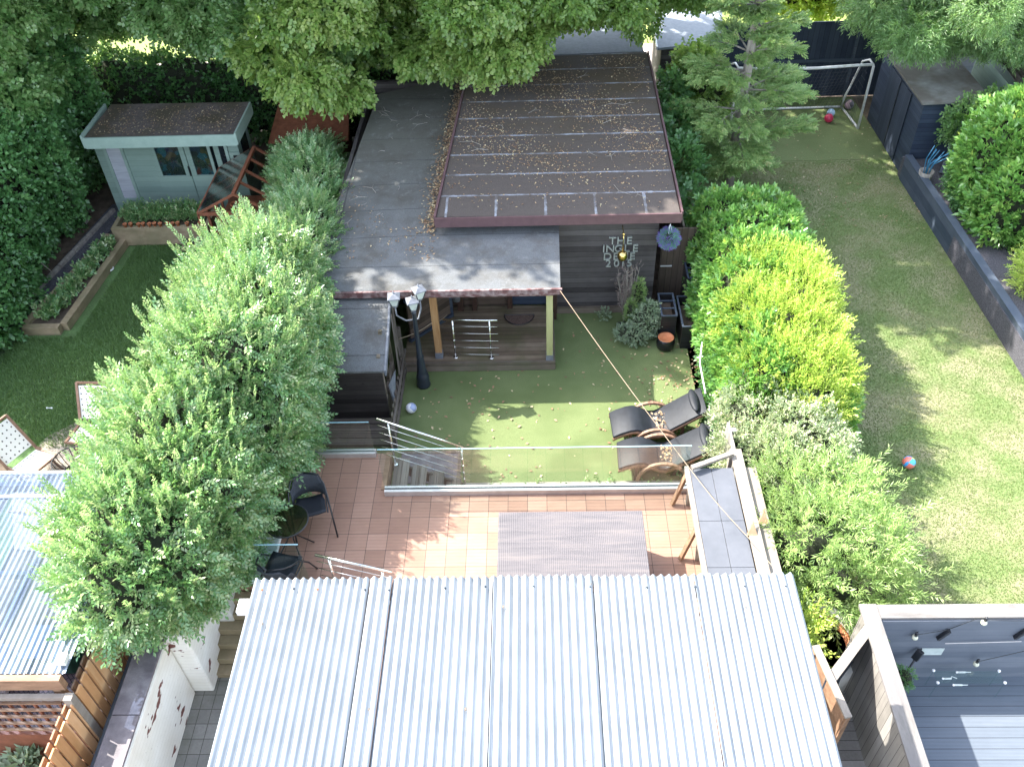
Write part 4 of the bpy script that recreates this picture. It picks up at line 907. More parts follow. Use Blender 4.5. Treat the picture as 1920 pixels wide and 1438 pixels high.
m.build('vent_slat', 'lamp_grey', t); MB().box(c[0] - .02, -3.05, c[1] - .02, c[1] + .02, c[2] - .03, c[2]).build('bracket', 'white_plastic', t)
t = thing('side_steps', (-4.3, 6.6, 0), 'brown timber steps between the white wall and the metal roof', 'steps')
for k in range(6): MB().box(-4.7, -3.12, 6.14 + k * .16, 6.295 + k * .16, -.02, .1 + .125 * k).build('tread', 'sleeper', t, bevel=.004)

# ================================================================== LEFT BOUNDARY WALL
t = thing('white_wall', (-5.0, 5, 0), 'cream painted masonry wall with grey slate coping and flaking paint', 'wall')
def wallm():
    m, tt, b = newmat('flaking_cream_paint'); co = objco(tt)
    base = rampn(tt, [(.3, (.74, .7, .61)), (.7, (.84, .81, .74))], noise(tt, co, 2.5, 4, .6)).outputs[0]
    s = nd(tt, 'ShaderNodeSeparateXYZ'); tt.links.new(co, s.inputs[0])
    st = math_(tt, 'FRACT', math_(tt, 'DIVIDE', s.outputs[2], .085)); base = mix(tt, math_(tt, 'MULTIPLY', math_(tt, 'LESS_THAN', st, .12), .25), base, (.5, .46, .38))
    v = noise(tt, co, 3.4, 3, .5, (1, .8, 1.6)); fl = rampn(tt, [(.635, (0, 0, 0)), (.65, (1, 1, 1))], v).outputs[0]
    base = mix(tt, fl, base, (.16, .06, .045)); v2 = rampn(tt, [(.66, (0, 0, 0)), (.7, (1, 1, 1))], noise(tt, co, 16, 4, .7)).outputs[0]
    base = mix(tt, math_(tt, 'MULTIPLY', v2, .6), base, (.33, .3, .26))
    tt.links.new(base, b.inputs['Base Color']); b.inputs['Roughness'].default_value = .75; bump(tt, b, math_(tt, 'SUBTRACT', noise(tt, co, 25, 4, .7), fl), .35, .01); return m
MT['flake'] = wallm()
MB().box(-5.16, -4.88, 1.5, 5.92, 0, 1.38).build('wall_body', 'flake', t, bevel=.03)
MB().box(-5.2, -4.62, 5.93, 6.75, 0, 1.47).build('pier', 'flake', t, bevel=.03)
MB().box(-5.2, -4.42, 6.76, 8.6, 0, 1.42).build('rear_wall', 'white_wall', t, bevel=.02)
for k, (y0, y1) in enumerate(((1.4, 3.2), (3.21, 4.9), (4.91, 6.3))): MB().box(-5.24, -4.9, y0, y1, 1.385, 1.425).build('coping', 'coping', t, bevel=.004)
# slatted orange fence
t = thing('slatted_fence', (-5.5, 4.8, 0), 'orange sawn board fence leaning by the cream wall, gaps between boards', 'fence')
y = 2.9; k = 0; rr = random.Random(5)
while y < 6.6:
    wd = .125; h = 1.95 + rr.uniform(-.015, .015)
    MB().box(-5.5, -5.475, y, y + wd, .95, h).build('board', 'timber_new', t, bevel=.003)
    MB().box(-5.59, -5.565, y + .075, y + wd + .07, .95, h - .02).build('back_board', 'timber_brown', t, bevel=.003); y += .155; k += 1
MB().box(-5.56, -5.5, 2.9, 6.6, 1.72, 1.8).box(-5.56, -5.5, 2.9, 6.6, 1.05, 1.13).build('rail', 'timber_brown', t)
MB().box(-5.47, -5.36, 2.9, 6.6, .9, 1.06).build('gravel_board', 'wall_grey', t)
MB().box(-5.56, -5.46, 4.78, 4.88, 0, 2.04).build('post', 'timber_pale', t, bevel=.004)
MB().box(-5.6, -5.4, 2.9, 6.6, 0, .9).build('plinth', 'wall_dark', t)
# polycarbonate lean-to
t = thing('lean_to_roof', (-7.2, 6.4, 0), 'clear corrugated plastic lean-to roof on a timber frame at the lower left', 'canopy')
def polym():
    m, t_, b = newmat('corrugated_plastic'); out = t_.nodes['Material Output']
    tr = nd(t_, 'ShaderNodeBsdfTransparent'); tr.inputs[0].default_value = (.6, .7, .85, 1); gl = nd(t_, 'ShaderNodeBsdfGlossy'); gl.inputs['Roughness'].default_value = .22
    df = nd(t_, 'ShaderNodeBsdfDiffuse'); df.inputs[0].default_value = (.62, .7, .78, 1); m1 = nd(t_, 'ShaderNodeMixShader'); m1.inputs[0].default_value = .5
    t_.links.new(df.outputs[0], m1.inputs[1]); t_.links.new(gl.outputs[0], m1.inputs[2]); mx = nd(t_, 'ShaderNodeMixShader')
    co = objco(t_); f = rampn(t_, [(.35, (.12, .12, .12)), (.7, (.42, .42, .42))], noise(t_, co, 1.2, 4, .6, (3, .4, 1))).outputs[0]
    t_.links.new(f, mx.inputs[0]); t_.links.new(tr.outputs[0], mx.inputs[1]); t_.links.new(m1.outputs[0], mx.inputs[2]); t_.links.new(mx.outputs[0], out.inputs['Surface']); return m
MT['poly'] = polym()
zf = lambda y: 2.28 - .02 * (8 - y)
for k in range(4): corr(-9.4 + k * .96, -9.4 + (k + 1) * .96 + .02, 5.02, 8.02, .003 * (k % 2), .076, .011, 'roof_sheet', 'poly', t, zf, 10)
MB().box(-9.5, -5.58, 4.92, 5.0, 2.02, 2.24).build('front_beam', 'timber_brown', t); MB().box(-9.5, -5.58, 4.84, 4.9, 1.92, 1.98).build('front_rail', 'timber_pale', t)
MB().box(-9.5, -5.6, 7.85, 7.93, 2.1, 2.24).box(-9.5, -5.6, 6.4, 6.46, 2.1, 2.21).build('cross_beam', 'timber_pale', t)
MB().box(-9.4, -5.62, 8.03, 8.06, 2.26, 2.31).box(-9.4, -5.62, 7.6, 7.64, 2.283, 2.3).build('flashing', 'white_plastic', t)
for x in (-9.3, -8.4, -7.5, -6.6, -5.75): MB().box(x, x + .05, 5.0, 7.9, 2.08, 2.21).build('rafter', 'timber_pale', t)
for x in (-5.75, -7.6, -9.4): MB().box(x, x + .09, 4.93, 5.02, 0, 2.02).build('post', 'timber_brown', t)
MB().box(-5.66, -5.55, 5.1, 5.22, 2.26, 2.34).build('bracket', 'white_plastic', t)
t = thing('trellis_panel', (-7.2, 4.9, 0), 'brown timber lattice screen below the plastic roof', 'trellis')
m = MB()
for k in range(5): m.box(-9.4, -5.7, 4.86, 4.89, 1.1 + k * .17, 1.13 + k * .17)
m.build('slat', 'timber_brown', t); m = MB()
for k in range(24): x = -9.35 + k * .155; m.box(x, x + .03, 4.895, 4.92, 1.0, 1.9)
m.build('upright', 'redwood', t); MB().box(-9.4, -5.7, 4.87, 4.93, .35, .98).build('kick_board', 'redwood', t)
MB().box(-9.4, -5.7, 4.8, 5.0, 0, .34).build('base', 'soil', t)
t = thing('dark_pipe', (-6.6, 4.7, 0), 'blue grey board lying on the brick paving', 'board')
MB().bar(G(65, 1400, .15), G(42, 1450, .15), .1, .04).build('plank', 'navy_wall', t)
shrub('cabbage_plant', 'grey green broad leafed plant at the lower left corner', 'plant', [(*G(45, 1445, .4)[:2], .35, .2, .2, .2)], 'laurel', 'sage', 160, 1.3, .5, .7, 15, core=0)
# things stored under the clear roof
rr = random.Random(9)
for k, (lab, colr) in enumerate((('blue', (.05, .12, .3)), ('white', (.6, .6, .62)), ('dark green', (.03, .1, .06)), ('grey', (.2, .2, .22)))):
    x = -9.0 + k * .85; tt = thing('storage_crate', (x, 6.6, 0), '%s crate seen dimly through the clear plastic roof' % lab, 'crate', 'crates under the plastic roof')
    MB().box(x, x + .6, 5.6 + .3 * k, 6.1 + .3 * k, .01, .45).build('tub', plain('%s_crate_plastic' % lab.replace(' ', '_'), colr, .5), tt, bevel=.03); MB().box(x - .02, x + .62, 5.58 + .3 * k, 6.12 + .3 * k, .45, .49).build('lid', 'lamp_grey', tt, bevel=.01)

# ================================================================== LEFT GARDEN
t = thing('summer_house', (-8.5, 18.6, 0), 'sage green summer house with glazed double doors and mossy felt roof', 'summer house')
X0, X1, Y0, Y1, ZB, ZT = -10.2, -6.85, 18.4, 19.35, .05, 2.2
MB().box(X0, X1, Y0, Y0 + .06, ZB, ZT).box(X1 - .06, X1, Y0 + .06, Y1, ZB, ZT).box(X0, X0 + .06, Y0 + .06, Y1, ZB, ZT).box(X0 + .06, X1 - .06, Y1 - .06, Y1, ZB, ZT).build('wall', 'green_paint', t)
MT['felt_moss'] = noisy('mossy_brown_felt', (.04, .032, .028), (.12, .1, .09), 16, .95, .6, 40, None, 0, None, .3, .7, (1.6, (.05, .04, .02), .8))
MB().slab([(-9.98, 17.78, 2.34), (-6.62, 17.75, 2.34), (-6.56, 19.2, 2.4), (-9.86, 19.25, 2.4)], .05).build('roof', 'felt_moss', t)
MB().box(-9.99, -6.6, 17.7, 17.74, 2.1, 2.36).box(-6.6, -6.56, 17.7, 19.2, 2.12, 2.4).box(-10.03, -9.99, 17.7, 19.25, 2.12, 2.42).build('fascia', 'green_plain', t)
def panel(name, x0, x1, z0, z1, glass, fr=.07, par=t, y=Y0):
    f = MB().box(x0 - fr, x1 + fr, y - .035, y, z1, z1 + fr).box(x0 - fr, x1 + fr, y - .035, y, z0 - fr, z0).box(x0 - fr, x0, y - .035, y, z0, z1).box(x1, x1 + fr, y - .035, y, z0, z1).build(name, 'green_plain', par)
    MB().box(x0, x1, y - .012, y - .004, z0, z1).build('pane', glass, f); return f
panel('window', -9.93, -9.6, .42, 1.9, 'curtain')
panel('window', -7.5, -7.17, .9, 1.9, 'dark_glass')
for x0, lab in ((-8.92, 'door'), (-8.1, 'door')):
    d = MB().box(x0, x0 + .8, Y0 - .03, Y0, .1, 1.0).box(x0, x0 + .8, Y0 - .03, Y0, 1.88, 2.0).box(x0, x0 + .12, Y0 - .03, Y0, 1.0, 1.88).box(x0 + .68, x0 + .8, Y0 - .03, Y0, 1.0, 1.88).build('door', 'green_paint', t)
    MB().box(x0 + .12, x0 + .68, Y0 - .012, Y0 - .008, 1.0, 1.88).build('pane', glassm('door_glass', (.85, .9, .9), .02, .84), d)
MB().box(-8.14, -8.11, Y0 - .06, Y0 - .03, 1.0, 1.25).build('handle', 'black_metal', t)
rr = random.Random(12)
def clutterm():
    m, t_, b = newmat('toys_behind_glass'); co = objco(t_); nz = nd(t_, 'ShaderNodeTexNoise'); nz.inputs['Scale'].default_value = 5; t_.links.new(co, nz.inputs['Vector'])
    vm = nd(t_, 'ShaderNodeVectorMath', operation='MULTIPLY_ADD'); t_.links.new(nz.outputs['Color'], vm.inputs[0]); vm.inputs[1].default_value = (.25, .25, .25); t_.links.new(co, vm.inputs[2])
    vo = nd(t_, 'ShaderNodeTexVoronoi'); vo.inputs['Scale'].default_value = 6; t_.links.new(vm.outputs[0], vo.inputs['Vector']); sc_ = nd(t_, 'ShaderNodeSeparateColor'); t_.links.new(vo.outputs['Color'], sc_.inputs[0])
    col = rampn(t_, [(0, (.012, .015, .02)), (.45, (.02, .09, .12)), (.58, (.015, .02, .03)), (.66, (.11, .02, .02)), (.74, (.07, .075, .08)), (.84, (.07, .05, .02)), (.9, (.02, .03, .06))], sc_.outputs[0], 'CONSTANT').outputs[0]
    t_.links.new(col, b.inputs['Base Color']); b.inputs['Roughness'].default_value = .9; return m
cl = clutterm()
for x0 in (-8.92, -8.1): MB().box(x0 + .12, x0 + .68, Y0 - .002, Y0 - .0005, 1.0, 1.88).build('stored_toys', cl, t)
MT['see_glass'] = glassm('window_glass', (.9, .95, .95), .02, .84)
panel('side_window', -7.0, -6.9, .9, 1.5, 'dark_glass')
MB().box(-6.85, -6.83, 18.65, 19.1, .8, 1.8).build('side_pane', 'dark_glass', t)
# raised timber planter with seedlings
t = thing('timber_planter', (-8.8, 17.3, 0), 'raised timber planter full of green seedlings before the summer house', 'planter')
MB().box(-9.75, -7.5, 16.95, 17.05, .02, .5).box(-9.75, -9.65, 17.05, 17.9, .02, .5).box(-7.6, -7.5, 17.05, 17.9, .02, .5).box(-9.65, -7.6, 17.8, 17.9, .02, .5).build('sleeper', 'sleeper', t, bevel=.006)
MB().box(-9.65, -7.6, 17.05, 17.8, .02, .4).build('soil_fill', 'soil', t)
g = np.random.default_rng(31); P = np.stack([g.uniform(-9.55, -7.65, 900), g.uniform(17.2, 17.75, 900), g.uniform(.42, .68, 900)], 1)
link('seedling_leaves', leaf_mesh('seedling_leaves', [scatter_arrays(P, np.tile([0, -.3, 1.], (900, 1)), 'small', 1.1, .4, .7, None, 31)]), LF['privet'], t)['kind'] = 'stuff'
def potm(parent=None):
    r = thing('flower_pot', (0, 0, 0), 'tiny terracotta seedling pot on the planter edge', 'flower pot', 'small seedling pots along the timber planter')
    MB().lathe([(.03, 0), (.045, .075), (.05, .076), (.05, .09), (.042, .09), (.03, .06)], (0, 0, 0), 12).build('pot', 'terracotta', r, True)
    MB().lathe([(.001, .062), (.04, .066)], (0, 0, 0), 10).build('compost', 'soil', r); return r
po = potm(); names = ['leftmost', 'second', 'third', 'fourth', 'fifth', 'sixth', 'seventh', 'eighth', 'ninth', 'tenth', 'eleventh', 'last']
pxs = [237, 247, 262, 270, 282, 291, 302, 315, 325, 334, 352, 376]
for k, px in enumerate(pxs):
    o = po if k == 0 else copy_tree(po); c = G(px, 424, .5); o.location = (c[0], 17.0 + .015 * (k % 2), .5)
    o['label'] = '%s small terracotta pot from the left on the timber planter edge' % names[k] if k < 11 else 'rightmost small terracotta pot on the timber planter edge'
# greenhouse (lean-to cold frame), brown timber
t = thing('timber_greenhouse', (-6.9, 17.3, 0), 'small red brown timber greenhouse with dirty pitched glass roof', 'greenhouse')
el = [(-7.3, 16.25, 1.3), (-7.3, 18.15, 1.3)]; rg = [(-6.4, 16.2, 1.78), (-6.4, 18.2, 1.78)]; er = [(-5.7, 16.25, 1.3), (-5.7, 18.15, 1.3)]
gm = MB()
for k in range(5):
    f = k / 4; a = Vector(el[0]).lerp(Vector(el[1]), f); b = Vector(rg[0]).lerp(Vector(rg[1]), f); c2 = Vector(er[0]).lerp(Vector(er[1]), f)
    gm.bar(a, b, .05, .05); gm.bar(b, c2, .05, .05)
    gm.bar((a.x, a.y, 0), a, .05, .05); gm.bar((c2.x, c2.y, 0), c2, .05, .05)
gm.bar(el[0], el[1], .06, .06).bar(rg[0], rg[1], .07, .07).bar(er[0], er[1], .06, .06).bar((el[0][0], el[0][1], 1.28), (er[0][0], er[0][1], 1.28), .05, .08).bar((-7.3, 16.25, .6), (-5.7, 16.25, .6), .05, .06)
gm.bar((-6.85, 16.25, .02), (-6.85, 16.25, 1.5), .05, .05)
gm.build('frame', 'redwood', t)
MT['dirty_glass'] = glassm('dirty_glass', (.6, .6, .58), .15, .62)
for k in range(4):
    a = Vector(el[0]).lerp(Vector(el[1]), k / 4); b = Vector(rg[0]).lerp(Vector(rg[1]), k / 4); a2 = Vector(el[0]).lerp(Vector(el[1]), (k + 1) / 4); b2 = Vector(rg[0]).lerp(Vector(rg[1]), (k + 1) / 4); up = Vector((0, 0, .03))
    MB().slab([tuple(a + up), tuple(b + up), tuple(b2 + up), tuple(a2 + up)], .006).build('roof_pane', 'dirty_glass', t)
rr = random.Random(8)
for k, (x, y, zz) in enumerate(((-7.0, 16.6, .6), (-6.7, 16.75, .6), (-6.3, 16.6, .6), (-6.9, 17.4, .6), (-6.2, 17.5, .6))):
    q = copy_tree(po); q.location = (x, y, zz + .022); q.scale = (2.2, 2.2, 2.2); q['label'] = ['pot at the front left of the greenhouse shelf', 'pot second on the greenhouse shelf front', 'pot at the front right of the greenhouse shelf', 'pot at the back left of the greenhouse shelf', 'pot at the back right of the greenhouse shelf'][k]; q['group'] = 'pots inside the greenhouse'
t = thing('potting_shelf', (-6.5, 17.1, 0), 'brown slatted shelf standing inside the timber greenhouse', 'shelf')
MB().box(-7.2, -5.8, 16.35, 18.05, .58, .62).build('shelf_top', 'redwood', t); MB().box(-7.15, -7.1, 16.4, 16.45, 0, .58).box(-5.9, -5.85, 16.4, 16.45, 0, .58).box(-7.15, -7.1, 17.95, 18, 0, .58).box(-5.9, -5.85, 17.95, 18, 0, .58).build('leg', 'redwood', t)
t = thing('garden_bench', (-7.5, 16.5, 0), 'small timber bench with black pots at the lawn edge', 'bench')
MB().box(-7.95, -6.9, 16.25, 16.55, .33, .4).build('seat', 'sleeper', t, bevel=.005); MB().box(-7.85, -7.7, 16.3, 16.5, 0, .33).box(-7.1, -6.98, 16.3, 16.5, 0, .33).build('leg', 'sleeper', t)
for k, x in enumerate((-7.85, -7.68, -7.45)):
    c = (x, 16.4, .4); tt = thing('black_pot', c, ['leftmost black plastic pot on the small timber bench', 'middle black plastic pot on the small timber bench', 'rightmost black plastic pot on the small timber bench'][k], 'flower pot', 'black pots on the bench')
    MB().lathe([(.05, 0), (.07, .11), (.06, .11), (.045, .04)], c, 14).build('pot', 'black_metal', tt, True); MB().lathe([(.001, .08), (.055, .085)], c, 10).build('compost', 'soil', tt)
# long raised bed
t = thing('raised_bed', (-10, 15.5, 0), 'long narrow raised bed of timber sleepers along the left lawn', 'raised bed')
def sl(a, b): MB().bar((a[0], a[1], .1), (b[0], b[1], .1), .15, .2).build('sleeper', 'sleeper', t, bevel=.006)
sl((-10.62, 13.85), (-9.86, 13.85)); sl((-9.8, 13.93), (-9.56, 17.05)); sl((-10.62, 13.93), (-9.98, 17.2)); sl((-9.95, 17.1), (-9.65, 17.1))
MB().prism([(-10.55, 13.95), (-9.85, 13.95), (-9.62, 17.0), (-9.95, 17.0)], 0, .13).build('soil_fill', 'soil', t)
g = np.random.default_rng(32); f = g.uniform(0.02, .95, 500); P = np.stack([-10.2 + .42 * f + g.normal(0, .1, 500), 14 + 3 * f, g.uniform(.15, .32, 500)], 1)
link('bed_plants', leaf_mesh('bed_plants', [scatter_arrays(P, np.tile([0, 0, 1.], (500, 1)), 'laurel', .8, .3, .8, None, 32)]), LF['privet'], t)['kind'] = 'stuff'
t = thing('stone_kerb', (-10.9, 15.6, 0), 'weathered grey kerb edging beside the ivy bank', 'kerb')
for k in range(9):
    f0, f1 = k / 9, (k + .96) / 9; a = Vector((-11.35, 13.2, .04)); b = Vector((-10.35, 18.5, .04)); MB().bar(a.lerp(b, f0), a.lerp(b, f1), .09, .1).build('kerb_block', 'bark_pale', t, bevel=.01)
# webbed chairs and fire pit
def webm():
    m, t_, b = newmat('cream_webbing_weave'); co = objco(t_); s = nd(t_, 'ShaderNodeSeparateXYZ'); t_.links.new(nd(t_, 'ShaderNodeTexCoord').outputs['UV'], s.inputs[0])
    a = math_(t_, 'FRACT', math_(t_, 'MULTIPLY', s.outputs[0], 6)); c_ = math_(t_, 'FRACT', math_(t_, 'MULTIPLY', s.outputs[1], 6))
    h = math_(t_, 'MULTIPLY', math_(t_, 'LESS_THAN', math_(t_, 'ABSOLUTE', math_(t_, 'SUBTRACT', a, .5)), .13), math_(t_, 'LESS_THAN', math_(t_, 'ABSOLUTE', math_(t_, 'SUBTRACT', c_, .5)), .13))
    t_.links.new(mix(t_, h, (.72, .7, .64), (.03, .025, .02)), b.inputs['Base Color']); b.inputs['Roughness'].default_value = .8; return m
MT['web'] = webm()
def uvquad(name, pts, parent, th=.012):
    me = bpy.data.meshes.new(name); n = (Vector(pts[1]) - Vector(pts[0])).cross(Vector(pts[3]) - Vector(pts[0])).normalized() * th
    vs = [Vector(p) for p in pts] + [Vector(p) - n for p in pts]
    me.from_pydata([tuple(v) for v in vs], [], [(0, 1, 2, 3), (7, 6, 5, 4), (0, 4, 5, 1), (1, 5, 6, 2), (2, 6, 7, 3), (3, 7, 4, 0)])
    uv = me.uv_layers.new(name='UVMap'); cc = [(0, 0), (1, 0), (1, 1), (0, 1)]
    for li, l in enumerate(me.loops):
        uv.data[li].uv = cc[l.vertex_index % 4]
    return link(name, me, 'web', parent)
def webchair():
    r = thing('garden_chair', (0, 0, 0), 'webbed', 'chair', 'cream webbed garden chairs round the fire pit')
    uvquad('seat', [(-.27, -.3, .42), (.27, -.3, .42), (.25, .22, .34), (-.25, .22, .34)], r)
    uvquad('backrest', [(-.27, .3, .4), (.27, .3, .4), (.27, .62, .92), (-.27, .62, .92)], r)
    for s in (-1, 1):
        MB().bar((s * .29, .24, .32), (s * .29, .65, .97), .045, .035).build('back_frame', 'teak', r)
        MB().bar((s * .29, -.32, .43), (s * .29, .26, .33), .045, .04).bar((s * .29, -.25, 0), (s * .29, .15, .36), .04, .04).bar((s * .29, .45, 0), (s * .29, -.05, .38), .04, .04).build('side_frame', 'teak', r)
    MB().bar((-.29, .65, .96), (.29, .65, .96), .03, .04).bar((-.29, -.31, .42), (.29, -.31, .42), .03, .04).build('cross_rail', 'teak', r)
    return r
c1 = webchair(); c2 = copy_tree(c1); c3 = copy_tree(c1); c4 = copy_tree(c1)
c1.location = (-8.75, 9.95, 0); c1.rotation_euler = (0, 0, math.radians(62)); c1['label'] = 'cream webbed garden chair at the far left of the fire pit'
c2.location = (-7.98, 10.65, 0); c2.rotation_euler = (0, 0, math.radians(-2)); c2['label'] = 'cream webbed garden chair beyond the fire pit facing the camera'
c3.location = (-7.9, 9.05, 0); c3.rotation_euler = (0, 0, math.radians(178)); c3['label'] = 'cream webbed garden chair nearest the clear plastic roof'
c4.location = (-7.05, 10.0, 0); c4.rotation_euler = (0, 0, math.radians(-80)); c4['label'] = 'cream webbed garden chair partly under the privet hedge'
t = thing('fire_pit', (-8.0, 9.85, 0), 'round black iron fire basket between the webbed chairs', 'fire pit')
fx, fy = -8.02, 9.9
for z, r_ in ((.48, .3), (.2, .19)): MB().tube([(fx + r_ * math.cos(a), fy + r_ * math.sin(a), z) for a in np.linspace(0, 2 * math.pi, 30)], .012, 6, False).build('hoop', 'black_metal', t)
for k in range(22):
    a = k * 2 * math.pi / 22; MB().tube([(fx + .3 * math.cos(a), fy + .3 * math.sin(a), .48), (fx + .28 * math.cos(a), fy + .28 * math.sin(a), .35), (fx + .19 * math.cos(a), fy + .19 * math.sin(a), .2)], .008, 5).build('bar', 'black_metal', t)
MB().lathe([(.02, .14), (.19, .16), (.19, .2), (.15, .19)], (fx, fy, 0), 20).build('pan', 'brown_paint', t)
for k in range(3): a = k * 2.1; MB().tube([(fx + .15 * math.cos(a), fy + .15 * math.sin(a), .17), (fx + .24 * math.cos(a), fy + .24 * math.sin(a), 0)], .014, 6).build('leg', 'black_metal', t)
t = thing('red_shed_roof', (-5.9, 19.8, 0), 'rust red shed roof behind the greenhouse under branches', 'shed')
MB().slab([(-6.3, 18.95, 1.5), (-4.4, 19.0, 1.5), (-4.5, 20.3, 1.95), (-6.2, 20.3, 1.95)], .05).build('roof', 'redwood', t); MB().box(-6.1, -4.6, 19.1, 20.2, 0, 1.42).build('wall', 'redwood', t)

# ================================================================== RIGHT GARDEN
t = thing('football_goal', (7, 21.8, 0), 'white tubular football goal with sagging crossbar and black net', 'goal')
H_ = 1.78
MB().tube([(8.62, 21.75, 0), (8.6, 21.72, H_ - .05), (8.57, 21.72, H_)], .035, 10).build('upright', 'white_rust', t, True)
MB().tube([(5.2, 21.7, 0), (5.2, 21.7, H_)], .035, 10).build('upright', 'white_rust', t, True)
MB().tube([(5.2, 21.7, H_), (6.2, 21.7, H_ - .05), (7.2, 21.7, H_ - .05), (8.0, 21.7, H_ - .01), (8.58, 21.72, H_)], .035, 10).build('crossbar', 'white_rust', t, True)
MB().tube([(5.2, 22.9, .05), (8.48, 22.95, .05)], .03, 8).build('rear_bar', 'white_rust', t, True)
for x, xf in ((8.58, 8.62), (5.2, 5.2)):
    MB().tube([(x, 21.72, H_ + .0), (x - .05, 21.9, H_ + .05), (x - .12, 22.15, H_ - .1), (x - .2, 22.4, .85), (x - .2, 22.6, .5), (x - .1, 22.92, .05)], .026, 8).build('stay', 'white_rust', t, True)
    MB().tube([(x - .1, 22.92, .05), (xf, 21.75, .03)], .03, 8).build('foot_bar', 'white_rust', t, True)
m = MB(); N1, N2 = 34, 14
def netp(u, v): 
    x = 5.2 + 3.3 * u; a = Vector((x, 21.75, H_)); b = Vector((x, 22.5, .75)); c_ = Vector((x, 22.92, .06)); p = a.lerp(b, v * 1.6) if v < .625 else b.lerp(c_, (v - .625) / .375)
    return p - Vector((0, 0, .16 * math.sin(math.pi * v) * math.sin(math.pi * u)))
for i in range(N1 + 1): m.tube([netp(i / N1, j / 8) for j in range(9)], .0035, 3, False)
for j in range(1, N2): m.tube([netp(i / 12, j / N2) for i in range(13)], .0035, 3, False)
for i in range(1, 9): m.tube([(8.5, 21.75 + i * .12, .02), (8.5, 21.75 + i * .12, max(.1, H_ - (i * .12) * 1.4))], .0035, 3, False)
for i in range(1, 9): m.tube([(8.5, 21.78, i * .19), (8.5, min(22.9, 21.8 + (H_ - i * .19) * .7), i * .19)], .0035, 3, False)
m.build('net', 'net', t)
t = thing('dark_shed', (9.7, 20.8, 0), 'navy painted shed with flat grey felt roof beside the goal', 'shed')
MB().box(9.02, 10.4, 19.25, 22.3, 0, 1.93).build('wall', 'navy_paint', t)
d = MB().box(8.99, 9.018, 20.0, 21.55, .05, 1.8).build('door', planks('navy_vertical_boards', [(.018, .026, .045), (.03, .04, .06), (.04, .055, .08)], 'Y', .1, .05, gapcol=(.006, .009, .015)), t)
MB().box(8.975, 8.99, 20.74, 20.77, .05, 1.8).build('door_seam', 'black_metal', d)
MB().slab([(8.92, 19.15, 1.99), (10.5, 19.15, 2.02), (10.5, 22.4, 2.02), (8.92, 22.4, 1.99)], .05).build('roof', noisy('sagging_grey_felt', (.13, .13, .12), (.23, .235, .22), 4, .9, .3, 40, None, 0, None, .3, .7, (1.2, (.1, .085, .065), .8)), t)
t = thing('lean_board', (9.9, 19.1, 0), 'navy timber plank leaning on the dark shed', 'plank')
MB().bar((9.55, 18.5, .55), (9.95, 19.12, 1.6), .09, .05).build('plank', 'navy_wall', t)
t = thing('low_navy_wall', (9.05, 15, 0), 'long low navy sleeper wall beside the right lawn', 'wall')
MB().prism([(9.18, 9.5), (9.32, 9.5), (9.22, 12.5), (9.06, 19.2), (8.93, 19.2), (9.08, 12.5)], 0, .62).build('sleepers', 'navy_wall', t)
MB().prism([(9.16, 9.5), (9.34, 9.5), (9.24, 12.5), (9.08, 19.2), (8.91, 19.2), (9.06, 12.5)], .622, .65).build('cap', 'navy_wall', t)
t = thing('rear_fence', (7.5, 23.7, 0), 'dark navy panel fence behind the football goal', 'fence')
for k, x in enumerate((5.0, 6.9, 8.8)):
    MB().box(x, x + 1.82, 23.7, 23.74, .0, 2.1).build('panel', planks('navy_fence_boards', [(.016, .024, .042), (.028, .038, .058), (.04, .05, .072)], 'X', .14, .05, gapcol=(.006, .009, .015)) if k == 0 else bpy.data.materials['navy_fence_boards'], t)
    MB().box(x + 1.82, x + 1.9, 23.68, 23.76, 0, 2.2).build('post', 'navy_wall', t)
MB().box(5.0, 10.7, 23.66, 23.7, 1.0, 1.08).build('rail', 'navy_wall', t)
t = thing('picket_strip', (10.9, 20.8, 0), 'old grey picket fence behind the dark shed', 'fence')
for k in range(14): y = 19.6 + k * .17; MB().box(10.72, 10.75, y, y + .12, 0, 1.75 + .03 * (k % 2)).build('picket', 'old_wood_y', t)
MB().box(10.76, 10.8, 19.5, 22.1, 1.4, 1.48).box(10.76, 10.8, 19.5, 22.1, .4, .48).build('rail', 'old_wood_y', t)
t = thing('corrugated_shed', (12.2, 21, 0), 'shed with brown corrugated roof and pale green gutter at the right edge', 'shed')
zf2 = lambda y: 2.1 + .1 * (y - 19.4)
corr(11.2, 13.6, 19.45, 22.2, 0, .16, .022, 'roof', 'roof_corr_brown', t, zf2, 8); MB().box(11.25, 13.5, 19.6, 22, 0, 1.95).build('wall', 'green_paint', t); MB().box(11.2, 13.6, 19.33, 19.44, 1.93, 2.06).build('gutter', 'green_plain', t)
t = thing('far_building', (13.5, 27, 0), 'distant pale blue roof edge beyond the willow branches', 'building')
MB().slab([(11, 24.5, 2.3), (16, 24.5, 2.3), (16, 28, 2.7), (11, 28, 2.7)], .1).build('roof', 'screen_roof', t); MB().box(11.2, 15.8, 24.8, 27.8, 0, 2.2).build('wall', 'wall_grey', t)
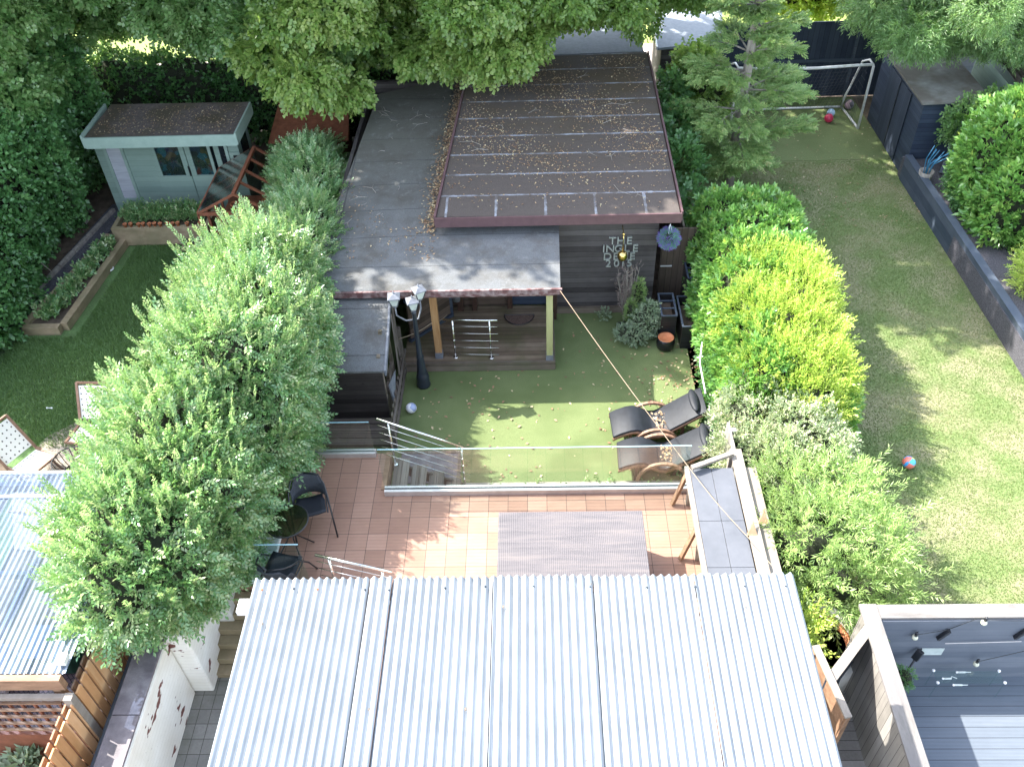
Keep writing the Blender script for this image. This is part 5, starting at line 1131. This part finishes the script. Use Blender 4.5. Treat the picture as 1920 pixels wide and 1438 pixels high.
# bucket of blue canes
c = G(1735, 330, .62)
t = thing('cane_bucket', c, 'tub of curled blue pipes and canes behind the navy wall', 'tub')
MB().lathe([(.13, -.15), (.17, .1), (.15, .1), (.1, -.1)], (c[0], c[1], .65), 16).build('tub', 'bark_pale', t, True)
rr = random.Random(4); bl = plain('blue_hose', (.04, .2, .34), .4)
for k in range(12):
    a = rr.uniform(0, 6.28); r_ = rr.uniform(.1, .35); h = rr.uniform(.5, .8)
    MB().tube([(c[0] + .05 * math.cos(a), c[1] + .05 * math.sin(a), .6), (c[0] + .1 * math.cos(a), c[1] + .1 * math.sin(a), .6 + h * .6), (c[0] + r_ * math.cos(a) + .12, c[1] + r_ * math.sin(a), .6 + h)], .01, 5).build('cane', bl, t, True)

# ================================================================== LOWER RIGHT TERRACE (neighbour)
struct('neighbour_deck', MB().box(4.3, 9.5, 1.2, 6.08, -.02, .03), 'deck_grey')
t = thing('timber_parapet', (4.4, 5, 0), 'silvered timber parapet with wide pale cap around the grey deck', 'fence')
MB().box(4.15, 4.2, 1.2, 6.26, 0, 1.47).build('outer_boards', 'timber_grey', t)
MB().box(4.27, 4.3, 1.2, 6.08, 0, 1.47).box(4.3, 9.5, 6.08, 6.12, 0, 1.47).build('inner_boards', 'wall_grey', t)
MB().box(4.2, 9.5, 6.24, 6.28, 0, 1.47).build('rear_boards', 'timber_grey', t)
MT['cap'] = noisy('weathered_pale_cap', (.1, .092, .084), (.23, .215, .2), 6, .8, .3, 30, (1, .2, 1), 0, None, .3, .7, (2.5, (.14, .13, .125), .8))
MT['cap_x'] = noisy('weathered_pale_cap_x', (.1, .092, .084), (.23, .215, .2), 6, .8, .3, 30, (.2, 1, 1), 0, None, .3, .7, (2.5, (.14, .13, .125), .8))
MB().box(4.1, 4.32, 1.2, 6.31, 1.475, 1.52).build('cap', 'cap', t, bevel=.004); MB().box(4.324, 9.5, 6.1, 6.3, 1.475, 1.517).build('cap', 'cap_x', t, bevel=.004)
MB().bar((4.16, 6.0, 1.45), (3.48, 5.28, 1.45), .12, .05).build('angled_cap', 'timber_pale', t); MB().bar((4.14, 6.02, .72), (3.46, 5.3, .72), .04, 1.4).build('angled_panel', 'navy_wall', t)
t = thing('boundary_fence', (3.55, 4.5, 0), 'timber fence panel with pale cap beside the metal roof right edge', 'fence')
a = G(1529, 1210, 1.5); b = G(1591, 1345, 1.5)
MB().bar(a, b, .09, .035).build('cap', 'timber_pale', t, bevel=.004); MB().bar((a[0] - .01, a[1], 1.22), (b[0] - .01, b[1], 1.22), .03, .5).build('panel', 'timber_brown', t); MB().box(b[0] - .04, b[0] + .04, b[1] + .02, b[1] + .1, 0, 1.46).build('post', 'timber_brown', t); MB().box(a[0] - .04, a[0] + .04, a[1] - .1, a[1] - .02, 0, 1.46).build('post', 'timber_brown', t)
MB().box(3.58, 4.15, 1.2, 1.3, 0, .3).build('base', 'timber_grey', t)
struct('side_passage', MB().box(3.6, 4.2, 1.2, 6.0, -.03, .006), 'timber_grey')
t = thing('round_planter', (3.8, 6.35, 0), 'curved white rendered planter ring beside the metal roof corner', 'planter')
m = MB(); n = 40; prf = [(.62, 0), (.62, .5), (.5, .5), (.5, .3)]
m.lathe(prf, (3.78, 6.4, 0), 40).build('wall', 'white_wall', t, True); MB().lathe([(.49, .3), (.49, .46), (.44, .46), (.44, .3)], (3.78, 6.4, 0), 40).build('brick_lining', 'terracotta', t, True); MB().lathe([(.001, .36), (.44, .36)], (3.78, 6.4, 0), 30).build('compost', 'slate', t)
# string lights on the wall
t = thing('string_light', (5.5, 6.1, .8), 'string of round bulbs on black cable along the grey wall', 'string lights')
bp = [AY(1718, 1190, 6.03), AY(1848, 1162, 6.03), AY(1833, 1240, 6.0)]
for i, c in enumerate(bp):
    MB().sphere((c[0], c[1], c[2] - .06), .04, 14).build('bulb', noisy('clear_bulb', (.5, .5, .38), (.6, .6, .45), 4, .1, 0), t, True); MB().lathe([(.02, -.02), (.022, .04), (.012, .06)], (c[0], c[1], c[2]), 10).build('socket', 'black_metal', t, True)
MB().tube([bp[0], (5.2, 6.06, bp[0][2] + .06), (5.5, 6.06, bp[1][2] - .02), bp[1], (6.6, 6.06, bp[1][2] - .1)], .005, 5).build('cable', 'black_metal', t); MB().tube([bp[2], (6.0, 6.0, bp[2][2] + .1), (6.6, 6.05, bp[2][2] + .3)], .005, 5).build('cable', 'black_metal', t)
for k, (px, py) in enumerate(((1770, 1190), (1915, 1188))):
    c = AY(px, py, 6.05); tt = thing('wall_hook', c, ['left black bracket on the grey parapet wall', 'right black bracket on the grey parapet wall at the photo edge'][k], 'bracket', 'black brackets on the grey wall')
    MB().bar((c[0] - .05, 6.05, c[2] - .1), (c[0] + .04, 6.05, c[2] + .1), .05, .04).build('plate', 'black_metal', tt)
t = thing('wire_shelf', (5.7, 6.1, .8), 'thin steel rail between the two black brackets', 'rail'); MB().tube([AY(1772, 1206, 6.04), AY(1915, 1202, 6.04)], .006, 6).build('bar', 'steel_dull', t)
c = AY(1722, 1230, 5.98)
t = thing('black_spotlight', c, 'black solar spotlight with stake lying by the grey wall', 'lamp')
MB().bar((c[0] - .03, c[1], c[2] - .08), (c[0] + .03, c[1] + .04, c[2] + .07), .09, .06).build('lamp_head', 'black_metal', t, bevel=.01); MB().tube([(c[0] - .02, c[1], c[2] - .05), (c[0] - .22, c[1] - .2, c[2] - .25)], .014).build('stake', 'black_metal', t)
t = thing('white_card', (c[0] + .2, 6.07, c[2]), 'pale card fixed on the grey wall beside the spotlight', 'card'); MB().box(c[0] + .07, c[0] + .36, 6.065, 6.075, c[2] - .12, c[2] + .04).build('sheet', 'lamp_glass', t)
c = G(1697, 1270, .62)
shrub('green_ball', 'round green artificial topiary ball behind the pale cap', 'topiary', [(c[0] - .02, c[1], .62, .13, .13, .14)], 'small', 'dark', 900, .4, 0, .4, 41)
t = thing('glass_side_table', (5.7, 5.9, 0), 'clear acrylic side table with bright corner fixings on the grey deck', 'table')
P4 = [G(1750, 1257, .42), G(1873, 1258, .42), G(1884, 1280, .42), G(1758, 1280, .42)]
MB().slab([tuple(p) for p in P4][::-1], .012).build('table_top', 'glass', t)
for p in P4:
    MB().tube([(p[0], p[1], .41), (p[0], p[1], .03)], .008, 6).build('leg', 'glass', t); MB().sphere((p[0], p[1], .43), .022, 8).build('fixing', 'white_plastic', t, True)
for k, (px, py) in enumerate(((1806, 1260), (1780, 1272), (1800, 1284))):
    c = G(px, py, .44); tt = thing('clear_bottle', c, ['farthest clear bottle lying on the acrylic table', 'curled clear tube on the acrylic table', 'nearest clear bottle lying on the acrylic table'][k], 'bottle', 'clear items on the acrylic table')
    MB().tube([(c[0] - .08, c[1], .445), (c[0] + .02, c[1], .445), (c[0] + .04, c[1] + (.03 if k == 1 else 0), .445), (c[0] + .1, c[1], .445)], [.014, .014, .006, .006], 8).build('body', 'lamp_glass', tt, True); MB().sphere((c[0] - .085, c[1], .445), .016, 8).build('cap', 'white_plastic', tt, True)
# ================================================================== HEDGES AND SHRUBS
def hedge_blobs(path, rnd, n, jx=.25, jz=.2):
    """path: list of (x,y,z_centre,rx,ry,rz); blobs interpolated along it"""
    out = []; k = len(path) - 1
    for i in range(n):
        f = i / (n - 1) * k; a = min(int(f), k - 1); f -= a; p = [path[a][q] * (1 - f) + path[a + 1][q] * f for q in range(6)]
        out.append((p[0] + rnd.uniform(-jx, jx), p[1] + rnd.uniform(-.1, .1), p[2] + rnd.uniform(-jz, jz), p[3] * rnd.uniform(.85, 1.15), p[4], p[5] * rnd.uniform(.88, 1.1)))
    return out
rr = random.Random(21)
# long privet hedge on the left boundary
hb = hedge_blobs([(-5.0, 6.1, 2.3, .6, .7, .75), (-5.05, 7.2, 2.3, 1.0, .8, 1.15), (-4.85, 9.0, 2.15, 1.08, .9, 1.45), (-4.65, 11, 2.1, .95, .9, 1.45), (-4.7, 12.6, 2.0, .95, .8, 1.3)], rr, 15)
hb += hedge_blobs([(-4.8, 6.7, 1.9, .6, .7, .55), (-4.5, 9, 1.3, .8, .9, 1.2), (-4.6, 12, 1.0, .75, .9, 1.1), (-4.7, 13, 1.0, .7, .8, 1.1)], rr, 8, .1, .1)
def shoots(P, Nn, g):      # long upright new shoots sticking out of the top
    ix = np.where(Nn[:, 2] > .1)[0]; ix = g.choice(ix, 650); B = P[ix] + Nn[ix] * .08
    out = []
    for s in range(3): out.append(scatter_arrays(B + (Nn[ix] * .5 + np.array([-.1, 0, .7])) * .13 * s, Nn[ix] * .5 + np.array([-.1, 0, .7]), 'privet', .85, .3, .12, np.full(len(ix), .38), 51 + s))
    return out
shrub('privet_hedge', 'tall glossy sunlit privet hedge between the left garden and the terrace', 'hedge', hb, 'privet', 'privet', 165, 1.12, .1, .62, 22, [([(-5.2, 6.9, 0), (-5.1, 6.8, 1.6)], [.07, .04], 8), ([(-5.0, 9, 0), (-5, 9, 1.8)], [.07, .04], 8)], .74, extra=shoots, depth=.12)
hb = hedge_blobs([(-4.6, 13.6, 1.5, .75, .8, 1.2), (-4.7, 15.2, 1.35, .8, .8, 1.1), (-4.9, 17.0, 1.2, .85, .8, 1.0), (-5.2, 18.3, 1.0, .8, .7, .9)], rr, 8)
shrub('privet_hedge', 'darker shaded privet hedge between the timber greenhouse and the cabin', 'hedge', hb, 'privet', 'privet', 150, .95, .25, .5, 23, None, .76, depth=.12)
# ivy bank at far left
hb = hedge_blobs([(-11.5, 13.4, .5, .7, .9, .9), (-11.7, 15, 1.0, 1.0, 1.0, 1.3), (-11.9, 16.6, 1.8, 1.2, 1.0, 2.0), (-11.8, 18.4, 2.2, 1.2, 1.0, 2.3), (-11.6, 20, 2.2, 1.1, 1.0, 2.2)], rr, 12)
hb += [(-12.8, 14.2, 1.3, 1.2, 1.2, 1.5), (-13.2, 16, 2.0, 1.4, 1.2, 2.2), (-13, 12.8, .8, 1.2, 1.0, 1.0)]
shrub('ivy_bank', 'tall dark ivy covered thicket along the left edge', 'hedge', hb, 'dark', 'dark', 105, 1.25, -.1, .6, 24, None, .82, depth=.12)
t = thing('bare_branches', (-10.9, 14.6, 0), 'bare brown branches poking from the ivy beside the kerb', 'branches')
rr2 = random.Random(2)
for k in range(3):
    b = Vector((-11.6, 14.6 + .5 * k, .9)); MB().tube([b, b + Vector((.4, -.1, -.05)), b + Vector((.75, rr2.uniform(-.5, .1), -.3)), b + Vector((.95, rr2.uniform(-.6, .2), -.6))], [.03, .025, .017, .006], 6).build('branch', 'bark_pale', t, True)
t = thing('bamboo_stems', (-10.75, 18.2, 0), 'fan of pale dry bamboo stems left of the summer house', 'bamboo')
m = MB()
for k in range(14):
    b = Vector((-10.85, 18.0 + rr2.uniform(-.2, .2), 0)); m.tube([b, b + Vector((rr2.uniform(-.25, .1), 0, .7)), b + Vector((rr2.uniform(-.9, .1), rr2.uniform(-.3, .2), 1.6))], [.012, .01, .006], 5)
m.build('stem', 'bark_pale', t)
P = np.stack([rng.uniform(-11.5, -10.7, 500), rng.uniform(17.6, 18.4, 500), rng.uniform(1.2, 1.9, 500)], 1)
link('bamboo_leaves', leaf_mesh('bamboo_leaves', [scatter_arrays(P, np.tile([.2, -.3, -.3], (500, 1)), 'willow', .8, -.3, .6, None, 9)]), LF['broad'], t)
# right boundary hedges
hb = [(x, y, z, .55, .6, rz) for y in (15.2, 14.5, 13.7, 12.9, 12.1, 11.3, 10.6) for x, z, rz in ((3.75, 1.35, .72), (4.25 + .02 * (15 - y), 1.4, .7), (4.75, 1.3, .68), (3.65, .7, .7), (4.8, .7, .7)) if y > 12.5 or x < 3.8 or z < .8]
def yellowtips(P, Nn, g):
    ix = np.where((Nn[:, 2] > .2))[0]; ix = g.choice(ix, 220); return [scatter_arrays(P[ix], Nn[ix] * .4 + np.array([0, 0, 1.]), 'laurel', .8, .6, .25, np.full(len(ix), .62), 61)]
shrub('laurel_hedge', 'rounded glossy green laurel hedge beside the right lawn', 'hedge', hb, 'laurel', 'laurel', 150, 1.0, .35, .5, 25, None, .86, extra=yellowtips, depth=.06)
hb = [(4.55, 13.0, 1.6, .7, .55, .6), (4.0, 13.2, 1.55, .5, .5, .5), (4.65, 12.3, 1.5, .6, .6, .75), (4.1, 11.6, 1.55, .75, .65, .7), (4.6, 11.4, 1.35, .6, .6, .75), (4.0, 10.7, 1.45, .7, .6, .7), (4.6, 10.7, 1.25, .6, .5, .75), (3.85, 12.1, 1.6, .6, .5, .55), (4.3, 10.15, 1.2, .6, .4, .65)]
shrub('golden_shrub', 'bright yellow green feathery shrub in full sun beside the laurel hedge', 'shrub', hb, 'golden', 'golden', 260, 1.15, .7, .4, 26, None, .7, depth=.14, rough=.2)
hb = [(3.5, 10.1, .95, .6, .55, .75), (4.1, 9.7, 1.0, .65, .5, .75), (3.3, 9.4, .8, .45, .5, .6), (4.4, 9.3, .9, .45, .5, .65), (3.8, 9.1, .9, .6, .5, .65)]
shrub('variegated_shrub', 'cream and green variegated shrub between golden and narrow leaved bushes', 'shrub', hb, 'varieg', 'varieg', 330, 1.2, .5, .6, 27, None, .72, depth=.12, rough=.2)
hb = [(3.75, 8.5, .95, .6, .55, .7), (4.4, 8.4, .9, .65, .6, .75), (3.9, 7.6, 1.0, .75, .6, .8), (4.6, 7.6, .8, .65, .6, .7), (4.15, 7.1, .75, .55, .5, .6), (4.75, 7.15, .55, .5, .4, .45), (3.6, 7.6, .9, .5, .6, .7)]
def wands(P, Nn, g):
    ix = g.choice(np.where(Nn[:, 0] > -.5)[0], 130); out = []; d = nrm(Nn[ix] + np.array([.3, -.1, .15]))
    for s in range(3): out.append(scatter_arrays(P[ix] + d * .22 * s, d, 'willow', .8, .1, .1, np.full(len(ix), .35), 71 + s))
    return out
shrub('bottlebrush_bush', 'pale narrow leaved bush arching over the right lawn', 'shrub', hb, 'willow', 'willow', 120, .85, .25, .55, 28, [([(4.1, 7.5, 0), (4.1, 7.5, .9)], [.05, .03], 8)], .45, extra=wands, depth=.16)
shrub('small_golden_shrub', 'small yellow leaved shrub at the metal roof corner', 'shrub', [(3.52, 6.4, .75, .13, .25, .35), (3.5, 6.15, .7, .12, .16, .22)], 'golden', 'golden', 250, 1.2, .3, .7, 29, None, .5)
shrub('fence_ivy', 'thin dark ivy growing through the grey fence beside the planters', 'ivy', [(3.35, 12.6, .5, .2, .5, .5), (3.25, 11.6, .5, .2, .5, .5), (3.15, 10.7, .5, .2, .5, .45), (3.1, 9.9, .5, .22, .4, .5)], 'small', 'dark', 300, 1.2, .1, .6, 30, None, 0)
shrub('laurel_bush', 'large bright green laurel bush at the right edge behind the navy wall', 'shrub', [(10.5, 17.2, 1.35, 1.2, 1.2, 1.35), (11.2, 16.6, 1.6, 1.2, 1.2, 1.4), (10.3, 16.1, 1.0, .95, .9, 1.1), (10.6, 18.0, 1.5, .9, .8, 1.1), (11.5, 18, 1.9, 1, 1, 1.2)], 'laurel', 'laurel', 105, 1.3, .35, .5, 33, None, .84, depth=.06)
shrub('yellow_conifer', 'low golden conifer at the right edge on slate chippings', 'shrub', [(10.0, 14.0, .95, .55, .6, .5), (10.5, 13.8, 1.0, .6, .6, .5)], 'golden', 'golden', 260, 1.1, .5, .5, 34, None, .75)
shrub('dark_bush', 'small dark bush between the blue canes and the bright laurel', 'shrub', [(9.75, 17.6, .8, .4, .5, .45), (9.7, 17.1, .7, .35, .4, .35)], 'small', 'dark', 260, 1.3, .2, .6, 35, None, .7)
shrub('wild_rose', 'loose olive green shrub leaning over the dark shed corner', 'shrub', [(10.0, 18.95, 1.7, .45, .3, .35), (10.4, 18.9, 1.9, .4, .3, .35), (9.8, 18.8, 1.4, .3, .25, .25)], 'small', 'broad', 170, 1.7, .2, .7, 36, [([(10.1, 18.9, .5), (10.0, 18.95, 1.5)], [.03, .02], 6)], 0)
shrub('cotoneaster', 'sprawling laurel growing beside the brown roof edge', 'shrub', [(3.3, 17.5, 1.5, .3, .6, .5), (3.25, 18.8, 1.7, .3, .6, .6), (3.35, 16.6, 1.1, .3, .5, .45), (3.3, 20, 1.9, .3, .6, .5)], 'broad', 'dark', 75, .9, .2, .7, 37, None, 0)
shrub('yellow_bush', 'yellow green bush between the conifer and the grey shed', 'shrub', [(4.0, 21.0, 1.9, .6, .6, .7), (4.3, 20.4, 1.7, .5, .5, .7)], 'broad', 'broad_lime', 110, .9, .2, .6, 38, None, .7)
shrub('sunny_bush', 'sunlit yellow bush beyond the navy rear fence', 'shrub', [(7.6, 26.5, 2.1, .9, .7, .8), (8.7, 26.6, 2.0, .9, .7, .8), (6.8, 26.8, 1.7, .7, .6, .7)], 'broad', 'golden', 90, 1.1, .2, .6, 39, None, .8)
shrub('rear_hedge', 'dark hedge behind the summer house', 'hedge', hedge_blobs([(-11, 21.9, 1.1, 1.2, .6, 1.4), (-8, 22, 1.1, 1.2, .6, 1.2), (-5, 22, 1.3, 1.2, .6, 1.5), (-2, 22.2, 1.4, 1.2, .6, 1.6)], rr, 10), 'dark', 'dark', 70, 1.3, .1, .6, 40, None, .85)

# ================================================================== TREES
tree('sycamore_tree', 'big dark broadleaf tree filling the upper left corner', (-12.6, 21.5), 7, .3, [(-12.6, 19.8, 6.2, 3.2, 3.0, 3.1), (-13.5, 18.5, 4.3, 2.2, 2.0, 1.6), (-11.2, 20.6, 4.9, 1.8, 1.6, 1.5), (-12.5, 18.3, 3.6, 1.6, 1.6, 1.3), (-14.5, 17, 7.5, 3, 3, 3)], (6.5, .45, .85), 'broad', 'broad', 62, 1.05, 101, 'bark', 'tall broadleaf trees behind the gardens', droop=.25)
tree('sycamore_tree', 'broadleaf tree with pale glinting leaves behind the summer house', (-7.8, 24.5), 8, .28, [(-7.6, 22.2, 5.6, 3.1, 2.4, 2.7), (-5.6, 20.2, 4.4, 1.7, 1.5, 1.5), (-9.6, 22.4, 4.9, 2.0, 1.7, 1.9), (-8.5, 18.8, 9.5, 3.4, 2.6, 2)], (6.5, .45, .85), 'broad', 'broad', 58, 1.0, 102, 'bark', 'tall broadleaf trees behind the gardens', droop=.3)
tree('maple_tree', 'light green maple whose low branches hang over the left of the cabin roof', (-3.2, 23.8), 8, .3, [(-3.4, 21.2, 5.4, 2.8, 2.4, 2.6), (-2.0, 19.0, 4.4, 2.1, 1.4, 1.15), (-4.4, 18.6, 4.2, 1.4, 1.2, 1.25), (-4.9, 19.2, 9.5, 3.2, 2.5, 2)], (7, .42, .8), 'broad', 'broad_lime', 62, .95, 103, 'bark', 'tall broadleaf trees behind the gardens', droop=.45)
tree('maple_tree', 'light green maple whose branches hang over the right of the brown roof', (1.6, 24.8), 8, .28, [(.6, 21.6, 5.4, 2.4, 2.0, 2.2), (.5, 19.4, 4.5, 1.9, 1.2, 1.0), (2.6, 22.0, 4.6, 1.4, 1.3, 1.4), (2.7, 20.8, 4.0, 1.1, .9, .75), (-.6, 18.7, 4.1, 1.2, .8, .75), (1.7, 18.9, 9.2, 3.2, 2.3, 2), (.2, 23.6, 9.4, 3.2, 3, 2)], (7, .4, .75), 'broad', 'broad_lime', 55, .9, 104, 'bark', 'tall broadleaf trees behind the gardens', droop=.45)
tree('willow_tree', 'feathery leaved tree hanging over the dark shed at the upper right', (11.3, 23.6), 7, .22, [(9.3, 20.6, 4.3, 1.7, 1.4, 1.3), (11.6, 21.0, 3.9, 2.3, 1.7, 1.5), (10.5, 22.3, 5.6, 3, 2.2, 2.2), (8.3, 21.4, 4.2, 1.0, .9, 1.0)], (7, .4, .75), 'willow', 'broad', 95, 1.0, 105, 'bark', droop=.6)
# conifer: tiers of flat branches
def conifer(x, y, h):
    g = np.random.default_rng(77); r = random.Random(77); t = thing('conifer', (x, y, 0), 'tall open conifer with tiered flat branches beside the brown roof', 'tree')
    MB().tube([(x, y, 0), (x + .03, y, h * .5), (x, y, h)], [.13, .1, .02], 10).build('trunk', 'bark_pale', t, True)
    P = []; Nn = []; lm = MB(); z = .7
    while z < h:
        R = (1.75 - .16 * z) if z > 1.4 else 1.2
        for k in range(r.randint(5, 7)):
            a = r.uniform(0, 6.28); L = R * r.uniform(.65, 1.2); d = np.array([math.cos(a), math.sin(a), r.uniform(-.05, .18)])
            e = np.array([x, y, z]) + d * L; mid = np.array([x, y, z]) + d * L * .5 + np.array([0, 0, .06])
            lm.tube([(x, y, z), tuple(mid), tuple(e)], [.025, .016, .005], 5)
            n = int(120 * L); f = g.uniform(.22, 1.0, n) ** .8; side = np.array([-d[1], d[0], 0]); wd = .42 * (1 - f * .55) * L * .7
            s = g.uniform(-1, 1, n); p = np.array([x, y, z]) + d * (L * f)[:, None] + side * (wd * s)[:, None] + np.array([0, 0, 1.]) * (g.normal(0, .03, n) - .12 * np.abs(s) * wd)[:, None] + np.array([0, 0, .06])
            P.append(p); Nn.append(d[None, :] * .8 + side[None, :] * s[:, None] * .9 + np.array([0, 0, -.05]))
        z += r.uniform(.4, .56)
    P = np.concatenate(P); Nn = np.concatenate(Nn)
    link('branch_spray', leaf_mesh('branch_spray', [scatter_arrays(P, Nn, 'conifer', .8, .05, .25, None, 78)]), LF['conifer'], t); lm.build('limb', 'bark_pale', t, True)
conifer(4.68, 18.8, 6.6)

# ================================================================== LITTER AND GRASS BLADES
def zroof(x, y): return 2.57 + (y - 13.9) * .0253
g = np.random.default_rng(90)
def pts(n, x0, x1, y0, y1, zf, keep=None):
    X = g.uniform(x0, x1, n); Y = g.uniform(y0, y1, n); k = np.ones(n, bool) if keep is None else keep(X, Y); X = X[k]; Y = Y[k]
    return np.stack([X, Y, np.array([zf(a, b) for a, b in zip(X, Y)])], 1)
A = pts(9500, -1.75, 2.6, 14.1, 20.4, zroof, lambda X, Y: (X > -1.8 + (Y - 13.9) * .06) & (g.uniform(0, 1, len(X)) < .12 + .88 * np.clip((Y - 14.5) / 1.5, 0, 1) * (.5 + .5 * np.sin(X * 2.1 + Y * 1.7))))
litter('roof_leaf_litter', A, MT['brown_leaf'], .04, seed=91)
B = pts(5200, -3.9, -1.6, 13.2, 19.6, lambda x, y: 2.12 + (y - 13.2) * .038 if y > 14.2 else 2.04 + (y - 12.4) * .087, lambda X, Y: (X < -1.85 + (Y - 13.9) * .055) & (X > -4.1 + (Y - 13) * .1) & (g.uniform(0, 1, len(X)) < .1 + .9 * np.clip((X + 2.6) / .9, 0, 1) ** 2 + .25 * (np.sin(X * 3 + Y * 2) > .4)))
litter('porch_roof_leaf_litter', B, MT['brown_leaf'], .04, seed=92)
C_ = pts(2600, -2.4, 3.2, 9.7, 14.0, lambda x, y: .0, lambda X, Y: (g.uniform(0, 1, len(X)) < .12 + .85 * np.clip((X - 1.5) / 1.2, 0, 1) * np.clip((13.4 - Y) / 1., 0, 1)))
litter('turf_leaf_litter', C_, MT['brown_leaf'], .06, seed=93)
E = np.concatenate([pts(60, 2.0, 2.35, 10.5, 10.9, lambda x, y: .4), pts(50, 2.05, 2.3, 9.8, 10.1, lambda x, y: .38)]); litter('lounger_leaf_litter', E, MT['brown_leaf'], .055, seed=94)
F_ = pts(900, -9.85, -6.75, 17.85, 19.1, lambda x, y: 2.345 + (y - 17.8) * .03); litter('summer_house_leaf_litter', F_, MT['brown_leaf'], .035, seed=95)
litter('lawn_leaf_litter', pts(500, 5.5, 9.0, 17, 23.3, lambda x, y: .01), MT['brown_leaf'], .045, seed=96)
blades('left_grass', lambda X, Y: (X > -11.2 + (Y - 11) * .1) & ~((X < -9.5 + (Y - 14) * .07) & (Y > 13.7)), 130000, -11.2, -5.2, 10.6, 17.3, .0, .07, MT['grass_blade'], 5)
blades('right_grass', lambda X, Y: X < 9.1, 160000, 4.6, 9.1, 6.7, 20.1, .0, .022, MT['grass_dry'], 6)
g2 = np.random.default_rng(99); P = np.stack([g2.uniform(-1.2, 2.8, 90), g2.uniform(9.2, 9.65, 90), np.full(90, .03)], 1)
o = link('border_weeds', leaf_mesh('border_weeds', [scatter_arrays(P, np.tile([0, 0, 1.], (90, 1)), 'small', 1.0, .5, .9, None, 99)]), LF['privet']); o['kind'] = 'stuff'
g3 = np.random.default_rng(111); m = MB()
for k in range(46):
    x = g3.uniform(-1.4, 2.4) if k % 2 else g3.uniform(-3.6, -1.9); y = g3.uniform(14.3, 19.5); z = zroof(x, y) + .012 if k % 2 else 2.2 + (y - 14.24) * .036 + .03
    a = g3.uniform(0, 6.28); L = g3.uniform(.1, .5); p = [(x, y, z), (x + L * .5 * math.cos(a), y + L * .5 * math.sin(a), z + .012), (x + L * math.cos(a + .35), y + L * math.sin(a + .35), z + .01)]
    m.tube(p, [.006, .005, .002], 4)
    if L > .25: m.tube([p[1], (p[1][0] + .12 * math.cos(a - .7), p[1][1] + .12 * math.sin(a - .7), z + .02)], [.004, .002], 4)
m.build('fallen_twigs', 'bark_pale', None, kind='stuff')
m = MB()
for k in range(15):
    x = g3.uniform(-3, 2.6); y = g3.uniform(3.4, 5.5); a = g3.uniform(0, 6.28); r_ = g3.uniform(.006, .016); m.sphere((x, y, Zr(y) + .022), r_, 6, (1, 1.6, .3))
m.build('roof_debris', 'bark', None, kind='stuff')
yy = g.uniform(13.95, 19.8, 1900); xx = -1.93 + (yy - 13.93) * .058 - np.abs(g.normal(0, .13, 1900))
litter('roof_edge_leaf_drift', np.stack([xx, yy, np.where(yy > 14.24, 2.2 + (yy - 14.24) * .036, 2.18) + g.uniform(.0, .04, 1900)], 1), MT['brown_leaf'], .05, seed=97)
